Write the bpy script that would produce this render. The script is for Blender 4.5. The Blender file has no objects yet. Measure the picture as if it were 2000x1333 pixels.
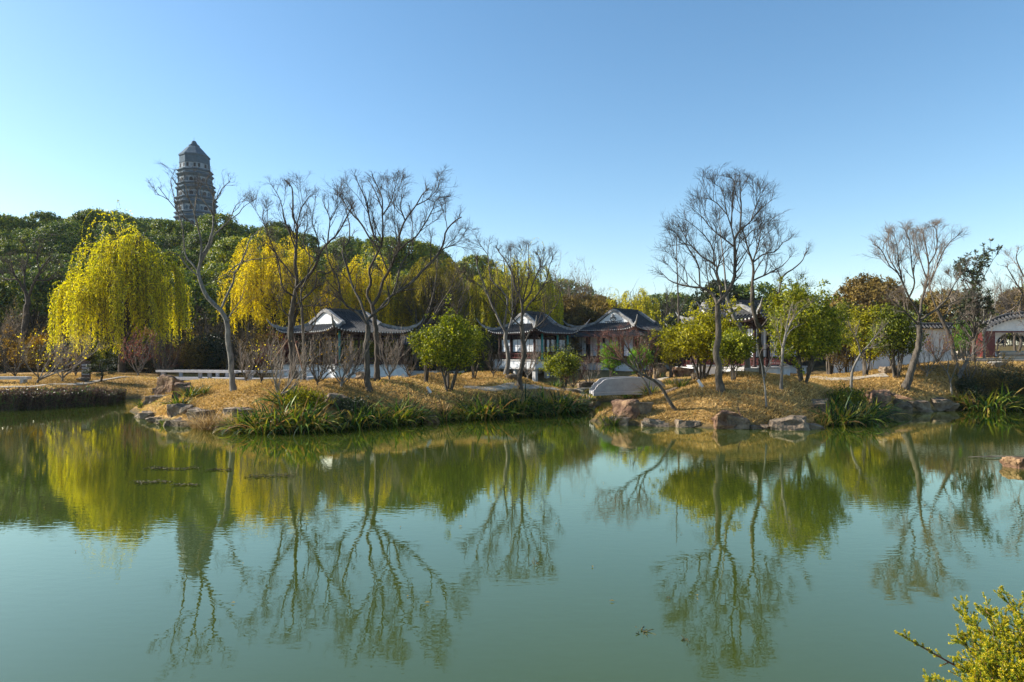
import bpy, math, random
import numpy as np
rad = math.radians
scene = bpy.context.scene
# ------------------------------------------------------------------ camera
F = 2000 * 24 / 36.0      # focal length in photo pixels
CH = 2.6                  # eye height above the water
HZ = 691.5                # horizon row in the photo
cam_d = bpy.data.cameras.new("camera"); cam = bpy.data.objects.new("camera", cam_d)
scene.collection.objects.link(cam); scene.camera = cam
cam.location = (0, 0, CH); cam.rotation_euler = (rad(90), 0, 0)
cam_d.lens = 24; cam_d.sensor_width = 36; cam_d.shift_y = (HZ - 666.5) / 2000
cam_d.clip_start = 0.1; cam_d.clip_end = 6000
# ------------------------------------------------------------------ sky, sun, exposure
SUN_EL, SUN_AZ = 29.0, -79.0          # azimuth from +Y, negative to the left
world = bpy.data.worlds.new("World"); scene.world = world; world.use_nodes = True
wn = world.node_tree; bg = wn.nodes["Background"]
sky = wn.nodes.new("ShaderNodeTexSky"); sky.sky_type = 'NISHITA'; sky.sun_disc = False
sky.sun_elevation = rad(SUN_EL); sky.sun_rotation = rad(SUN_AZ)
sky.air_density = 1.0; sky.dust_density = 0.5; sky.ozone_density = 1.2; sky.altitude = 0
hsv = wn.nodes.new('ShaderNodeHueSaturation'); hsv.inputs['Saturation'].default_value = 1.22; hsv.inputs['Hue'].default_value = .4945
wn.links.new(sky.outputs[0], hsv.inputs['Color']); wn.links.new(hsv.outputs[0], bg.inputs[0]); bg.inputs[1].default_value = 0.098
sd = bpy.data.lights.new("sun", 'SUN'); sd.energy = 5.0; sd.angle = rad(0.5); sd.color = (1.0, 0.93, 0.82)
sun = bpy.data.objects.new("sun", sd); scene.collection.objects.link(sun)
from mathutils import Vector
sdir = Vector((math.sin(rad(SUN_AZ)) * math.cos(rad(SUN_EL)), math.cos(rad(SUN_AZ)) * math.cos(rad(SUN_EL)), math.sin(rad(SUN_EL))))
sun.rotation_euler = sdir.to_track_quat('Z', 'Y').to_euler(); sun.location = (-60, 30, 60)
vs = scene.view_settings; vs.view_transform = 'Standard'; vs.look = 'None'; vs.exposure = 1.1; vs.gamma = 1; vs.use_curve_mapping = False
scene.cycles.max_bounces = 6; scene.cycles.transparent_max_bounces = 6
# ------------------------------------------------------------------ helpers
C = scene.collection
def tag(o, label=None, cat=None, group=None, kind=None):
    if label: o["label"] = label
    if cat: o["category"] = cat
    if group: o["group"] = group
    if kind: o["kind"] = kind
    return o
def empty(name, loc, rz=0.0, label=None, cat=None, group=None):
    o = bpy.data.objects.new(name, None); C.objects.link(o); o.empty_display_size = 0.3
    o.location = [float(v) for v in loc]; o.rotation_euler = (0, 0, rz)
    return tag(o, label, cat, group)
def unit(v):
    v = np.asarray(v, float); n = np.linalg.norm(v, axis=-1, keepdims=True); n[n == 0] = 1; return v / n
def W(px, py, Y):
    return np.array([(px - 1000) / F * Y, Y, CH + (HZ - py) / F * Y])
class MB:
    def __init__(s): s.v = []; s.q = []; s.t = []; s.r = []; s.n = 0; s.qm = []; s.tm = []
    def add(s, V, Q=None, T=None, r=None, m=0):
        V = np.asarray(V, float).reshape(-1, 3)
        if Q is not None:
            Q = np.asarray(Q).reshape(-1, 4); s.q.append(Q + s.n); s.qm.append(np.full(len(Q), m))
        if T is not None:
            T = np.asarray(T).reshape(-1, 3); s.t.append(T + s.n); s.tm.append(np.full(len(T), m))
        s.v.append(V); s.r.append(np.zeros(len(V)) if r is None else np.broadcast_to(np.asarray(r, float), (len(V),)))
        s.n += len(V); return s
    def box(s, x0, x1, y0, y1, z0, z1, m=0, r=None):
        V = [(x, y, z) for z in (z0, z1) for x, y in ((x0, y0), (x1, y0), (x1, y1), (x0, y1))]
        return s.add(V, Q=[(3, 2, 1, 0), (4, 5, 6, 7), (0, 1, 5, 4), (1, 2, 6, 5), (2, 3, 7, 6), (3, 0, 4, 7)], m=m, r=r)
    def tubes(s, P, R, sides=6, m=0, r=None, cap=False):
        P = np.asarray(P, float); R = np.asarray(R, float)
        if P.ndim == 2: P = P[None]; R = R[None]
        N, K, _ = P.shape
        T = unit(np.gradient(P, axis=1)); mt = np.abs(T).mean(axis=1)
        ref = np.zeros((N, 3)); ref[np.arange(N), mt.argmin(axis=1)] = 1
        A = unit(np.cross(T, ref[:, None, :])); B = np.cross(T, A)
        a = 2 * np.pi * np.arange(sides) / sides
        V = P[:, :, None] + R[:, :, None, None] * (A[:, :, None] * np.cos(a)[:, None] + B[:, :, None] * np.sin(a)[:, None])
        i = np.arange(N)[:, None, None] * K * sides; k = np.arange(K - 1)[None, :, None] * sides
        j = np.arange(sides)[None, None]; j2 = (j + 1) % sides
        Q = np.stack([i + k + j, i + k + j2, i + k + sides + j2, i + k + sides + j], -1)
        rr = None if r is None else np.repeat(np.broadcast_to(r, (N,)), K * sides)
        Tt = None
        if cap:
            c = []
            for n in range(N):
                for kk, o in ((0, 1), (K - 1, 0)):
                    b = n * K * sides + kk * sides
                    for q in range(1, sides - 1): c.append((b, b + q + o, b + q + 1 - o))
            Tt = c
        return s.add(V, Q=Q, T=Tt, r=rr, m=m)
    def leaves(s, Cn, A, Nn, L, Wd, r=None, m=0):
        A = unit(A); B = unit(np.cross(A, Nn)); L = np.asarray(L).reshape(-1, 1); Wd = np.asarray(Wd).reshape(-1, 1)
        n = len(Cn); bend = unit(np.cross(B, A)) * L * 0.12
        V = np.stack([Cn, Cn + A * L * .45 + B * Wd / 2 + bend, Cn + A * L, Cn + A * L * .45 - B * Wd / 2 + bend], 1)
        Q = np.arange(4 * n).reshape(n, 4)
        return s.add(V, Q=Q, r=None if r is None else np.repeat(r, 4), m=m)
    def ribbons(s, P, Wd, side, r=None, m=0):
        N, K, _ = P.shape; S = side[:, None, :] * Wd[:, :, None] / 2
        V = np.stack([P - S, P + S], 2)
        i = np.arange(N)[:, None] * K * 2; k = np.arange(K - 1)[None] * 2
        Q = np.stack([i + k, i + k + 1, i + k + 3, i + k + 2], -1)
        return s.add(V, Q=Q, r=None if r is None else np.repeat(r, K * 2), m=m)
    def mesh(s, name, mats, smooth=False):
        V = np.concatenate(s.v); r = np.concatenate(s.r)
        Q = np.concatenate(s.q) if s.q else np.zeros((0, 4), int); T = np.concatenate(s.t) if s.t else np.zeros((0, 3), int)
        me = bpy.data.meshes.new(name); me.vertices.add(len(V)); me.vertices.foreach_set("co", V.astype(np.float32).ravel())
        loops = np.concatenate([Q.ravel(), T.ravel()]).astype(np.int32)
        me.loops.add(len(loops)); me.loops.foreach_set("vertex_index", loops)
        st = np.concatenate([np.arange(len(Q)) * 4, len(Q) * 4 + np.arange(len(T)) * 3]).astype(np.int32)
        me.polygons.add(len(st)); me.polygons.foreach_set("loop_start", st)
        mi = np.concatenate(s.qm + s.tm).astype(np.int32) if (s.qm or s.tm) else np.zeros(0, np.int32)
        me.polygons.foreach_set("material_index", mi)
        me.polygons.foreach_set("use_smooth", np.full(len(st), smooth))
        at = me.attributes.new("rnd", 'FLOAT', 'POINT'); at.data.foreach_set("value", r.astype(np.float32))
        for m in (mats if isinstance(mats, (list, tuple)) else [mats]): me.materials.append(m)
        me.update(calc_edges=True); return me
    def build(s, name, mats, parent=None, smooth=False):
        o = bpy.data.objects.new(name, s.mesh(name, mats, smooth)); C.objects.link(o)
        if parent: o.parent = parent
        return o
def copy_thing(root, loc, rz, sc=1.0, label=None, group=None):
    r = root.copy(); C.objects.link(r); r.location = [float(v) for v in loc]; r.rotation_euler = (0, 0, rz); r.scale = (sc, sc, sc) if np.isscalar(sc) else sc
    if label: r["label"] = label
    if group: r["group"] = group
    for ch in list(root.children):
        c = ch.copy(); C.objects.link(c); c.parent = r
    return r
# ------------------------------------------------------------------ materials
def newmat(name):
    m = bpy.data.materials.new(name); m.use_nodes = True; nt = m.node_tree; nt.nodes.clear()
    return m, nt, nt.nodes.new("ShaderNodeOutputMaterial")
def ramp(nt, fac, stops):
    r = nt.nodes.new("ShaderNodeValToRGB"); el = r.color_ramp.elements
    while len(el) < len(stops): el.new(0.5)
    for e, (p, c) in zip(el, stops): e.position = p; e.color = (*c, 1)
    nt.links.new(fac, r.inputs[0]); return r.outputs[0]
def surf(name, c1, c2, scale=4.0, rough=0.8, bump=0.3, bscale=None, detail=6, dist=0.02, spec=0.3, c3=None, stretch=None):
    m, nt, out = newmat(name); N = nt.nodes; L = nt.links
    tc = N.new("ShaderNodeNewGeometry").outputs["Position"]
    if stretch:
        mp = N.new("ShaderNodeMapping"); mp.inputs["Scale"].default_value = stretch; L.new(tc, mp.inputs[0]); tc = mp.outputs[0]
    no = N.new("ShaderNodeTexNoise"); no.inputs["Scale"].default_value = scale; no.inputs["Detail"].default_value = detail; no.inputs["Roughness"].default_value = .65
    L.new(tc, no.inputs["Vector"])
    st = [(0.32, c1), (0.68, c2)] if c3 is None else [(0.3, c1), (0.5, c2), (0.7, c3)]
    col = ramp(nt, no.outputs[0], st)
    b = N.new("ShaderNodeBsdfPrincipled"); b.inputs["Roughness"].default_value = rough; b.inputs["Specular IOR Level"].default_value = spec
    L.new(col, b.inputs["Base Color"])
    if bump:
        n2 = N.new("ShaderNodeTexNoise"); n2.inputs["Scale"].default_value = bscale or scale * 4; n2.inputs["Detail"].default_value = 5; L.new(tc, n2.inputs["Vector"])
        bp = N.new("ShaderNodeBump"); bp.inputs["Strength"].default_value = bump; bp.inputs["Distance"].default_value = dist
        L.new(n2.outputs[0], bp.inputs["Height"]); L.new(bp.outputs[0], b.inputs["Normal"])
    L.new(b.outputs[0], out.inputs[0]); return m
def leafmat(name, stops, trans=0.45, rough=0.45, spec=0.3, tsat=1.3, orand=.22):
    m, nt, out = newmat(name); N = nt.nodes; L = nt.links
    at = N.new("ShaderNodeAttribute"); at.attribute_name = "rnd"
    oi = N.new("ShaderNodeObjectInfo")
    ad = N.new("ShaderNodeMath"); ad.operation = 'MULTIPLY_ADD'; ad.inputs[1].default_value = orand; L.new(oi.outputs["Random"], ad.inputs[0])
    s2 = N.new("ShaderNodeMath"); s2.operation = 'SUBTRACT'; s2.inputs[1].default_value = 0.11; L.new(at.outputs["Fac"], s2.inputs[0]); L.new(s2.outputs[0], ad.inputs[2])
    col = ramp(nt, ad.outputs[0], stops)
    b = N.new("ShaderNodeBsdfPrincipled"); b.inputs["Roughness"].default_value = rough; b.inputs["Specular IOR Level"].default_value = spec; L.new(col, b.inputs["Base Color"])
    tr = N.new("ShaderNodeBsdfTranslucent")
    hs = N.new("ShaderNodeHueSaturation"); hs.inputs["Saturation"].default_value = 1.1; hs.inputs["Value"].default_value = tsat; L.new(col, hs.inputs["Color"]); L.new(hs.outputs[0], tr.inputs["Color"])
    mx = N.new("ShaderNodeMixShader"); mx.inputs[0].default_value = trans
    L.new(b.outputs[0], mx.inputs[1]); L.new(tr.outputs[0], mx.inputs[2]); L.new(mx.outputs[0], out.inputs[0]); return m
M = {}
M['bark'] = surf('bark', (.022, .018, .014), (.13, .108, .082), 7, .9, .9, 22, stretch=(1, 1, .35), dist=.03)
M['bark_pale'] = surf('pale_bark', (.06, .055, .048), (.24, .22, .19), 7, .85, .8, 22, stretch=(1, 1, .35), dist=.03)
M['bark_dark'] = surf('dark_bark', (.035, .028, .022), (.10, .08, .06), 5, .9, .7, 14, dist=.03)
M['twig'] = surf('twig_bark', (.022, .017, .012), (.075, .06, .045), 3, .85, 0)
M['twig_red'] = surf('reddish_twig', (.09, .035, .025), (.20, .09, .065), 3, .85, 0)
M['twig_pale'] = surf('pale_twig', (.10, .075, .055), (.32, .25, .19), 3, .85, 0)
M['willow'] = leafmat('willow_leaf', [(0, (.10, .11, .010)), (.35, (.31, .32, .012)), (.7, (.68, .60, .02)), (1, (.90, .76, .04))], .5, .5, .25)
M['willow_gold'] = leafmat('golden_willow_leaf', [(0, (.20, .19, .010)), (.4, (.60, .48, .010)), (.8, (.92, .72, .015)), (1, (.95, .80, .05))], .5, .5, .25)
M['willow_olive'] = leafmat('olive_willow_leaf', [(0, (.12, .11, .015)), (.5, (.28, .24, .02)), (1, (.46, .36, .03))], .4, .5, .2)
M['shrub'] = leafmat('osmanthus_leaf', [(0, (.03, .045, .008)), (.35, (.11, .14, .012)), (.7, (.32, .33, .02)), (1, (.62, .54, .05))], .38, .5, .3)
M['shrub_yel'] = leafmat('yellowgreen_shrub_leaf', [(0, (.04, .05, .008)), (.35, (.19, .19, .012)), (.7, (.50, .44, .02)), (1, (.74, .62, .05))], .42, .5, .3)
M['shrub_bright'] = leafmat('bright_shrub_leaf', [(0, (.05, .12, .012)), (.5, (.16, .30, .02)), (1, (.34, .45, .04))], .45, .45, .3)
M['hill'] = leafmat('camphor_leaf', [(0, (.018, .042, .018)), (.35, (.065, .11, .022)), (.65, (.20, .24, .026)), (1, (.46, .42, .04))], .28, .5, .35, 1.1, .34)
M['dark_leaf'] = leafmat('dark_evergreen_leaf', [(0, (.012, .02, .008)), (.5, (.03, .045, .012)), (1, (.07, .085, .02))], .2, .45, .4, 1.1)
M['brown_leaf'] = leafmat('dry_brown_leaf', [(0, (.06, .045, .015)), (.5, (.19, .13, .035)), (1, (.36, .26, .06))], .35, .6, .2)
M['red_leaf'] = leafmat('dark_red_leaf', [(0, (.07, .02, .018)), (.5, (.16, .045, .035)), (1, (.28, .10, .06))], .35, .5, .3)
M['orange_leaf'] = leafmat('orange_leaf', [(0, (.10, .05, .012)), (.5, (.26, .15, .02)), (1, (.50, .34, .03))], .45, .5, .3)
M['reed'] = leafmat('reed_blade', [(0, (.008, .020, .006)), (.3, (.022, .060, .012)), (.5, (.09, .17, .02)), (.72, (.26, .27, .03)), (1, (.34, .18, .07))], .3, .5, .25)
M['reed_dry'] = leafmat('dry_reed_blade', [(0, (.07, .045, .018)), (.5, (.28, .18, .075)), (1, (.58, .42, .22))], .35, .55, .3)
M['hedge'] = leafmat('purple_brown_leaf', [(0, (.02, .014, .012)), (.45, (.08, .045, .03)), (.8, (.24, .13, .075)), (1, (.10, .22, .025))], .25, .35, .5)
M['grass'] = leafmat('dry_grass_blade', [(0, (.07, .045, .02)), (.3, (.26, .17, .055)), (.6, (.50, .33, .12)), (.85, (.70, .50, .22)), (.93, (.24, .26, .05)), (1, (.18, .22, .04))], .3, .7, .1)
M['juniper'] = leafmat('juniper_needle', [(0, (.05, .10, .010)), (.4, (.17, .24, .014)), (.65, (.55, .46, .02)), (1, (.85, .60, .04))], .3, .4, .4)
M['white'] = surf('white_plaster', (.50, .52, .54), (.76, .76, .74), 1.6, .85, .15, 8, detail=8)
M['white_old'] = surf('weathered_plaster', (.42, .43, .44), (.72, .72, .70), 1.1, .9, .2, 8, detail=9)
M['stone'] = surf('pale_granite', (.34, .33, .31), (.54, .52, .49), 6, .85, .25, 30, detail=8)
M['stone_bridge'] = surf('bridge_granite', (.30, .29, .29), (.42, .40, .395), 5, .85, .25, 30, detail=8)
M['tile_bed'] = surf('shaded_tile_bed', (.012, .012, .014), (.035, .035, .038), 9, .8, .2, 30)  # groove shade painted in: bed darker than the tile courses
M['tile'] = surf('grey_roof_tile', (.022, .023, .026), (.095, .095, .096), 9, .85, .3, 30, spec=.15)
M['tile_end'] = surf('tile_end', (.30, .30, .30), (.50, .49, .47), 12, .7, 0)
M['ridge'] = surf('ridge_mortar', (.09, .09, .095), (.32, .31, .29), 5, .8, .3, 20)
M['wood'] = surf('dark_red_wood', (.014, .006, .005), (.045, .016, .013), 6, .5, .1, 20)  # colour lowered to carry the gloom under the eaves
M['red'] = surf('red_paint', (.07, .012, .010), (.13, .024, .02), 5, .5, .1, 20)
M['teal'] = surf('teal_paint', (.02, .17, .18), (.03, .26, .25), 5, .5, .1, 20)
M['pane'] = surf('window_paper', (.50, .54, .58), (.68, .70, .72), 2, .6, 0)
M['rock'] = surf('rock', (.035, .028, .022), (.17, .125, .085), 2.6, .9, 1.0, 9, detail=12, dist=.08, c3=(.30, .24, .16))
M['rock_red'] = surf('red_rock', (.05, .022, .015), (.15, .085, .05), 2.4, .9, 1.0, 9, detail=12, dist=.08, c3=(.36, .23, .12))
M['path'] = surf('concrete_path', (.26, .22, .17), (.42, .37, .30), 2.5, .9, .2, 20)
M['metal'] = surf('pale_metal', (.5, .5, .52), (.62, .62, .64), 3, .4, 0, spec=.6)
M['board'] = surf('sign_board', (.05, .03, .025), (.08, .05, .04), 5, .6, 0)
M['strip'] = surf('sign_strip', (.30, .32, .36), (.38, .40, .44), 5, .5, 0)
M['brick'] = surf('hazed_pagoda_brick', (.03, .06, .09), (.07, .12, .16), 1.2, .9, .5, 3, detail=8, dist=.15)  # blue of the distance haze painted into the brick
M['plaster'] = surf('hazed_pagoda_plaster', (.10, .15, .19), (.33, .37, .40), 1.0, .9, .3, 3, detail=9)  # plaster tinted with the same painted haze blue
M['dark'] = surf('dark_opening', (.012, .012, .014), (.02, .02, .022), 3, .9, 0)
M['scum'] = surf('floating_scum', (.03, .026, .008), (.09, .075, .02), 6, .8, .4, 20)
M['stake'] = surf('bamboo_stake', (.20, .10, .05), (.34, .18, .09), 5, .7, 0)
M['cloth_blue'] = surf('blue_cloth', (.02, .08, .32), (.03, .12, .42), 5, .8, 0)
M['cloth_dark'] = surf('dark_cloth', (.012, .014, .025), (.02, .022, .04), 5, .8, 0)
# ------------------------------------------------------------------ terrain
POND = np.array([(-90, 30), (-45, 31), (-25, 33.5), (-22.8, 36.5), (-23, 39), (-21.6, 39.8), (-19.8, 37), (-18.6, 33.8), (-17.4, 31.5), (-15.8, 28.4), (-13.8, 26.2), (-11, 23.8), (-8.5, 22.7), (-7, 23.3), (-5.6, 24.6), (-3, 26.6), (0, 28.7), (2, 30.4), (3.4, 31.8), (4.4, 34), (5, 37), (7, 37.5), (6.6, 34), (5.2, 31), (4.2, 28.5), (3.0, 26.4), (3.6, 25), (4.8, 24.6), (7.1, 23.7), (8.9, 23.7), (10.9, 24.2), (13.0, 26.4), (14.4, 28.2), (17.5, 30.4), (20, 31.4), (24, 33.0), (30, 32), (60, 26), (60, 12), (20, 9), (9, 7), (5.2, 6.0), (4.4, 5.2), (3.5, 4.2), (2.6, 2.5), (1, 1.4), (-10, 1.2), (-90, 2)], float)
BACK = np.array([(-20, 45.5), (-16, 41.5), (-8, 39.5), (0, 40.5), (6, 43), (8, 47), (8, 53), (2, 56), (-6, 56), (-14, 56), (-20, 52)], float)
def poly_sd(X, Y, P):
    d2 = np.full(X.shape, 1e12); ins = np.zeros(X.shape, bool); n = len(P)
    for i in range(n):
        ax, ay = P[i]; bx, by = P[(i + 1) % n]; ex, ey = bx - ax, by - ay
        t = np.clip(((X - ax) * ex + (Y - ay) * ey) / (ex * ex + ey * ey), 0, 1)
        d2 = np.minimum(d2, (X - ax - t * ex) ** 2 + (Y - ay - t * ey) ** 2)
        c = ((ay > Y) != (by > Y))
        with np.errstate(divide='ignore', invalid='ignore'): xi = (bx - ax) * (Y - ay) / (by - ay) + ax
        ins ^= c & (X < xi)
    d = np.sqrt(d2); return np.where(ins, -d, d)
def vnoise(x, y, s, seed=0):
    x = x / s; y = y / s; xi = np.floor(x).astype(np.int64); yi = np.floor(y).astype(np.int64); fx = x - xi; fy = y - yi
    fx = fx * fx * (3 - 2 * fx); fy = fy * fy * (3 - 2 * fy)
    def h(a, b):
        n = (a * 374761393 + b * 668265263 + seed * 1442695041) & 0x7fffffff; n = ((n ^ (n >> 13)) * 1274126177) & 0x7fffffff
        return ((n ^ (n >> 16)) & 0xffff) / 65535.0
    return (h(xi, yi) * (1 - fx) + h(xi + 1, yi) * fx) * (1 - fy) + (h(xi, yi + 1) * (1 - fx) + h(xi + 1, yi + 1) * fx) * fy
HPX = np.array([-3000, -800, 0, 100, 170, 300, 420, 550, 650, 750, 880, 960, 1100, 1180, 1300, 1500, 5000], float)
HPY = np.array([566, 478, 438, 437, 428, 436, 450, 462, 482, 486, 515, 535, 556, 570, 640, 691, 691], float)
MOUNDS = [(-9.2, 26.6, .50, 1.1), (-6.9, 27.6, .45, .9), (-5.0, 29.2, .6, 1.0), (-4.0, 31.8, .55, 1.1), (-1.0, 33.5, .65, 1.6), (-2.4, 28.9, .4, .9), (-.2, 30.8, .35, .9), (-11.5, 30.5, .35, 2.2), (10.2, 29.6, .7, 2.6), (7.5, 26.3, .35, .9), (9.6, 26.0, .25, .8), (12.0, 34, .3, 2.2), (11.6, 27.2, .3, 1.1),
          (18.3, 31.5, .30, 2.0), (22.2, 34.5, 1.05, 3.2), (29, 37, .9, 4), (-18, 38, .25, 2), (4.0, 38.5, -.25, 2.0)]
def smooth01(t): t = np.clip(t, 0, 1); return t * t * (3 - 2 * t)
def H(x, y):
    x = np.asarray(x, float); y = np.asarray(y, float)
    wob = (vnoise(x, y, 1.3, 3) - .5) * .5
    d = np.minimum(poly_sd(x, y, POND), poly_sd(x, y, BACK)) + wob * (y > 15)
    st = .16 + .34 * smooth01((x - 12) / 4) * (y > 15) * (y < 40)
    land = np.where(d > 0, st * smooth01(d / .35) + (1.12 - st) * (1 - np.exp(-np.maximum(d - .1, 0) / 2.0)), np.maximum(d, -3) * .5)
    k = smooth01(d / 1.5)
    for mx, my, a, s in MOUNDS: land = land + k * a * np.exp(-((x - mx) ** 2 + (y - my) ** 2) / (2 * s * s))
    land = land + k * ((vnoise(x, y, 3.1, 1) - .5) * .22 + (vnoise(x, y, .7, 2) - .5) * .07)
    land = land + smooth01((x - 26) / 9) * smooth01((y - 38) / 16) * 1.25 + smooth01((x - 20) / 20) * smooth01((y - 62) / 40) * 1.5
    ysafe = np.maximum(y, 1.0); px = 1000 + F * x / ysafe
    a = np.interp(px, HPX, HPY); hill = CH + (HZ - a) / F * np.clip(y, 60, 250) - 8.0
    hill = np.maximum(hill - 1.2, 0) * smooth01((y - 60) / 32)
    hill = hill * (1 - .5 * smooth01((y - 320) / 600))
    return land + np.where(y > 55, hill, 0)
def hz(x, y): return float(H(np.array([x]), np.array([y]))[0])
def place(px, py, y0=15., y1=50.):
    Y = np.arange(y0, y1, .04); X = (px - 1000) / F * Y; Z = CH + (HZ - py) / F * Y; h = H(X, Y)
    ok = np.where((h >= Z) & (h > 0.02))[0]
    if len(ok) == 0: i = len(Y) - 1 if py < HZ else int(np.argmin(np.abs(h - Z)))
    else: i = ok[0]
    return float(X[i]), float(Y[i]), float(h[i])
def axis(segs):
    out = [segs[0][0]]
    for a, b, st in segs:
        n = max(1, int(round((b - a) / st))); out += list(np.linspace(a, b, n + 1)[1:])
    return np.array(out)
ax = axis([(-1500, -600, 300), (-600, -140, 40), (-140, -40, 5), (-40, -26, 1), (-26, 34, .27), (34, 50, 1), (50, 160, 6), (160, 600, 40), (600, 1500, 300)])
ay = axis([(-200, -10, 20), (-10, 10, .6), (10, 21, 1.5), (21, 45, .27), (45, 70, .8), (70, 140, 3), (140, 300, 8), (300, 900, 50), (900, 1800, 300)])
GX, GY = np.meshgrid(ax, ay); GZ = H(GX, GY)
nx, ny = len(ax), len(ay); ii = (np.arange(ny - 1)[:, None] * nx + np.arange(nx - 1)[None])
g = MB(); g.add(np.stack([GX, GY, GZ], -1), Q=np.stack([ii, ii + 1, ii + nx + 1, ii + nx], -1))
def groundmat():
    m, nt, out = newmat('dry_lawn'); N = nt.nodes; L = nt.links
    geo = N.new("ShaderNodeNewGeometry"); pos = geo.outputs["Position"]
    n1 = N.new("ShaderNodeTexNoise"); n1.inputs["Scale"].default_value = .55; n1.inputs["Detail"].default_value = 8; n1.inputs["Roughness"].default_value = .7; L.new(pos, n1.inputs["Vector"])
    n2 = N.new("ShaderNodeTexNoise"); n2.inputs["Scale"].default_value = 9; n2.inputs["Detail"].default_value = 6; L.new(pos, n2.inputs["Vector"])
    c1 = ramp(nt, n1.outputs[0], [(.3, (.17, .14, .035)), (.42, (.30, .18, .06)), (.56, (.50, .31, .11)), (.72, (.22, .12, .05))])
    c2 = ramp(nt, n2.outputs[0], [(.36, (.22, .22, .22)), (.62, (1, 1, 1))])
    mx = N.new("ShaderNodeMix"); mx.data_type = 'RGBA'; mx.blend_type = 'MULTIPLY'; mx.inputs[0].default_value = .75; L.new(c1, mx.inputs[6]); L.new(c2, mx.inputs[7])
    # muddy, wet stones at the waterline; far hill soil darker leaf litter
    sp = N.new("ShaderNodeSeparateXYZ"); L.new(pos, sp.inputs[0])
    mr = N.new("ShaderNodeMapRange"); mr.inputs[1].default_value = .25; mr.inputs[2].default_value = .02; L.new(sp.outputs[2], mr.inputs[0])
    m2 = N.new("ShaderNodeMix"); m2.data_type = 'RGBA'; L.new(mr.outputs[0], m2.inputs[0]); L.new(mx.outputs[2], m2.inputs[6]); m2.inputs[7].default_value = (.07, .055, .03, 1)
    mr2 = N.new("ShaderNodeMapRange"); mr2.inputs[1].default_value = 52; mr2.inputs[2].default_value = 62; L.new(sp.outputs[1], mr2.inputs[0])
    m3 = N.new("ShaderNodeMix"); m3.data_type = 'RGBA'; L.new(mr2.outputs[0], m3.inputs[0]); L.new(m2.outputs[2], m3.inputs[6]); m3.inputs[7].default_value = (.10, .075, .03, 1)
    b = N.new("ShaderNodeBsdfPrincipled"); b.inputs["Roughness"].default_value = .95; b.inputs["Specular IOR Level"].default_value = .1; L.new(m3.outputs[2], b.inputs["Base Color"])
    bp = N.new("ShaderNodeBump"); bp.inputs["Strength"].default_value = .9; bp.inputs["Distance"].default_value = .06; L.new(n2.outputs[0], bp.inputs["Height"]); L.new(bp.outputs[0], b.inputs["Normal"])
    L.new(b.outputs[0], out.inputs[0]); return m
M['ground'] = groundmat()
tag(g.build('ground', M['ground'], smooth=True), kind='structure')
def watermat():
    m, nt, out = newmat('pond_water'); N = nt.nodes; L = nt.links
    pos = N.new("ShaderNodeNewGeometry").outputs["Position"]
    mp = N.new("ShaderNodeMapping"); mp.inputs["Scale"].default_value = (1.0, 1.9, 1); L.new(pos, mp.inputs[0])
    n = N.new("ShaderNodeTexNoise"); n.inputs["Scale"].default_value = 4.5; n.inputs["Detail"].default_value = 2.0; n.inputs["Roughness"].default_value = .5; L.new(mp.outputs[0], n.inputs["Vector"])
    n3 = N.new("ShaderNodeTexNoise"); n3.inputs["Scale"].default_value = .25; n3.inputs["Detail"].default_value = 3; L.new(pos, n3.inputs["Vector"])
    mr = N.new("ShaderNodeMapRange"); mr.inputs[1].default_value = .35; mr.inputs[2].default_value = .65; mr.inputs[3].default_value = .35; mr.inputs[4].default_value = 1.0; L.new(n3.outputs[0], mr.inputs[0])
    mu = N.new("ShaderNodeMath"); mu.operation = 'MULTIPLY'; L.new(n.outputs[0], mu.inputs[0]); L.new(mr.outputs[0], mu.inputs[1])
    bp = N.new("ShaderNodeBump"); bp.inputs["Strength"].default_value = .2; bp.inputs["Distance"].default_value = .007; L.new(mu.outputs[0], bp.inputs["Height"])
    n2 = N.new("ShaderNodeTexNoise"); n2.inputs["Scale"].default_value = .12; n2.inputs["Detail"].default_value = 5; L.new(pos, n2.inputs["Vector"])
    col = ramp(nt, n2.outputs[0], [(.35, (.038, .056, .008)), (.65, (.048, .068, .010))])
    b = N.new("ShaderNodeBsdfDiffuse"); L.new(col, b.inputs["Color"])
    gl = N.new("ShaderNodeBsdfGlossy"); gl.inputs["Roughness"].default_value = 0.0; gl.inputs["Color"].default_value = (.97, 1.0, .80, 1); L.new(bp.outputs[0], gl.inputs["Normal"])
    lw = N.new("ShaderNodeLayerWeight"); lw.inputs["Blend"].default_value = .5; L.new(bp.outputs[0], lw.inputs["Normal"])
    pw = N.new("ShaderNodeMath"); pw.operation = 'POWER'; pw.inputs[1].default_value = 3.1; L.new(lw.outputs["Facing"], pw.inputs[0])
    ad = N.new("ShaderNodeMath"); ad.operation = 'MULTIPLY_ADD'; ad.inputs[1].default_value = .97; ad.inputs[2].default_value = .03; L.new(pw.outputs[0], ad.inputs[0])
    mx = N.new("ShaderNodeMixShader"); L.new(ad.outputs[0], mx.inputs[0]); L.new(b.outputs[0], mx.inputs[1]); L.new(gl.outputs[0], mx.inputs[2]); L.new(mx.outputs[0], out.inputs[0]); return m
M['water'] = watermat()
w = MB(); w.add([(-95, 0.5, 0), (62, 0.5, 0), (62, 58, 0), (-95, 58, 0)], Q=[(0, 1, 2, 3)])
tag(w.build('water', M['water']), kind='structure')
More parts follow.
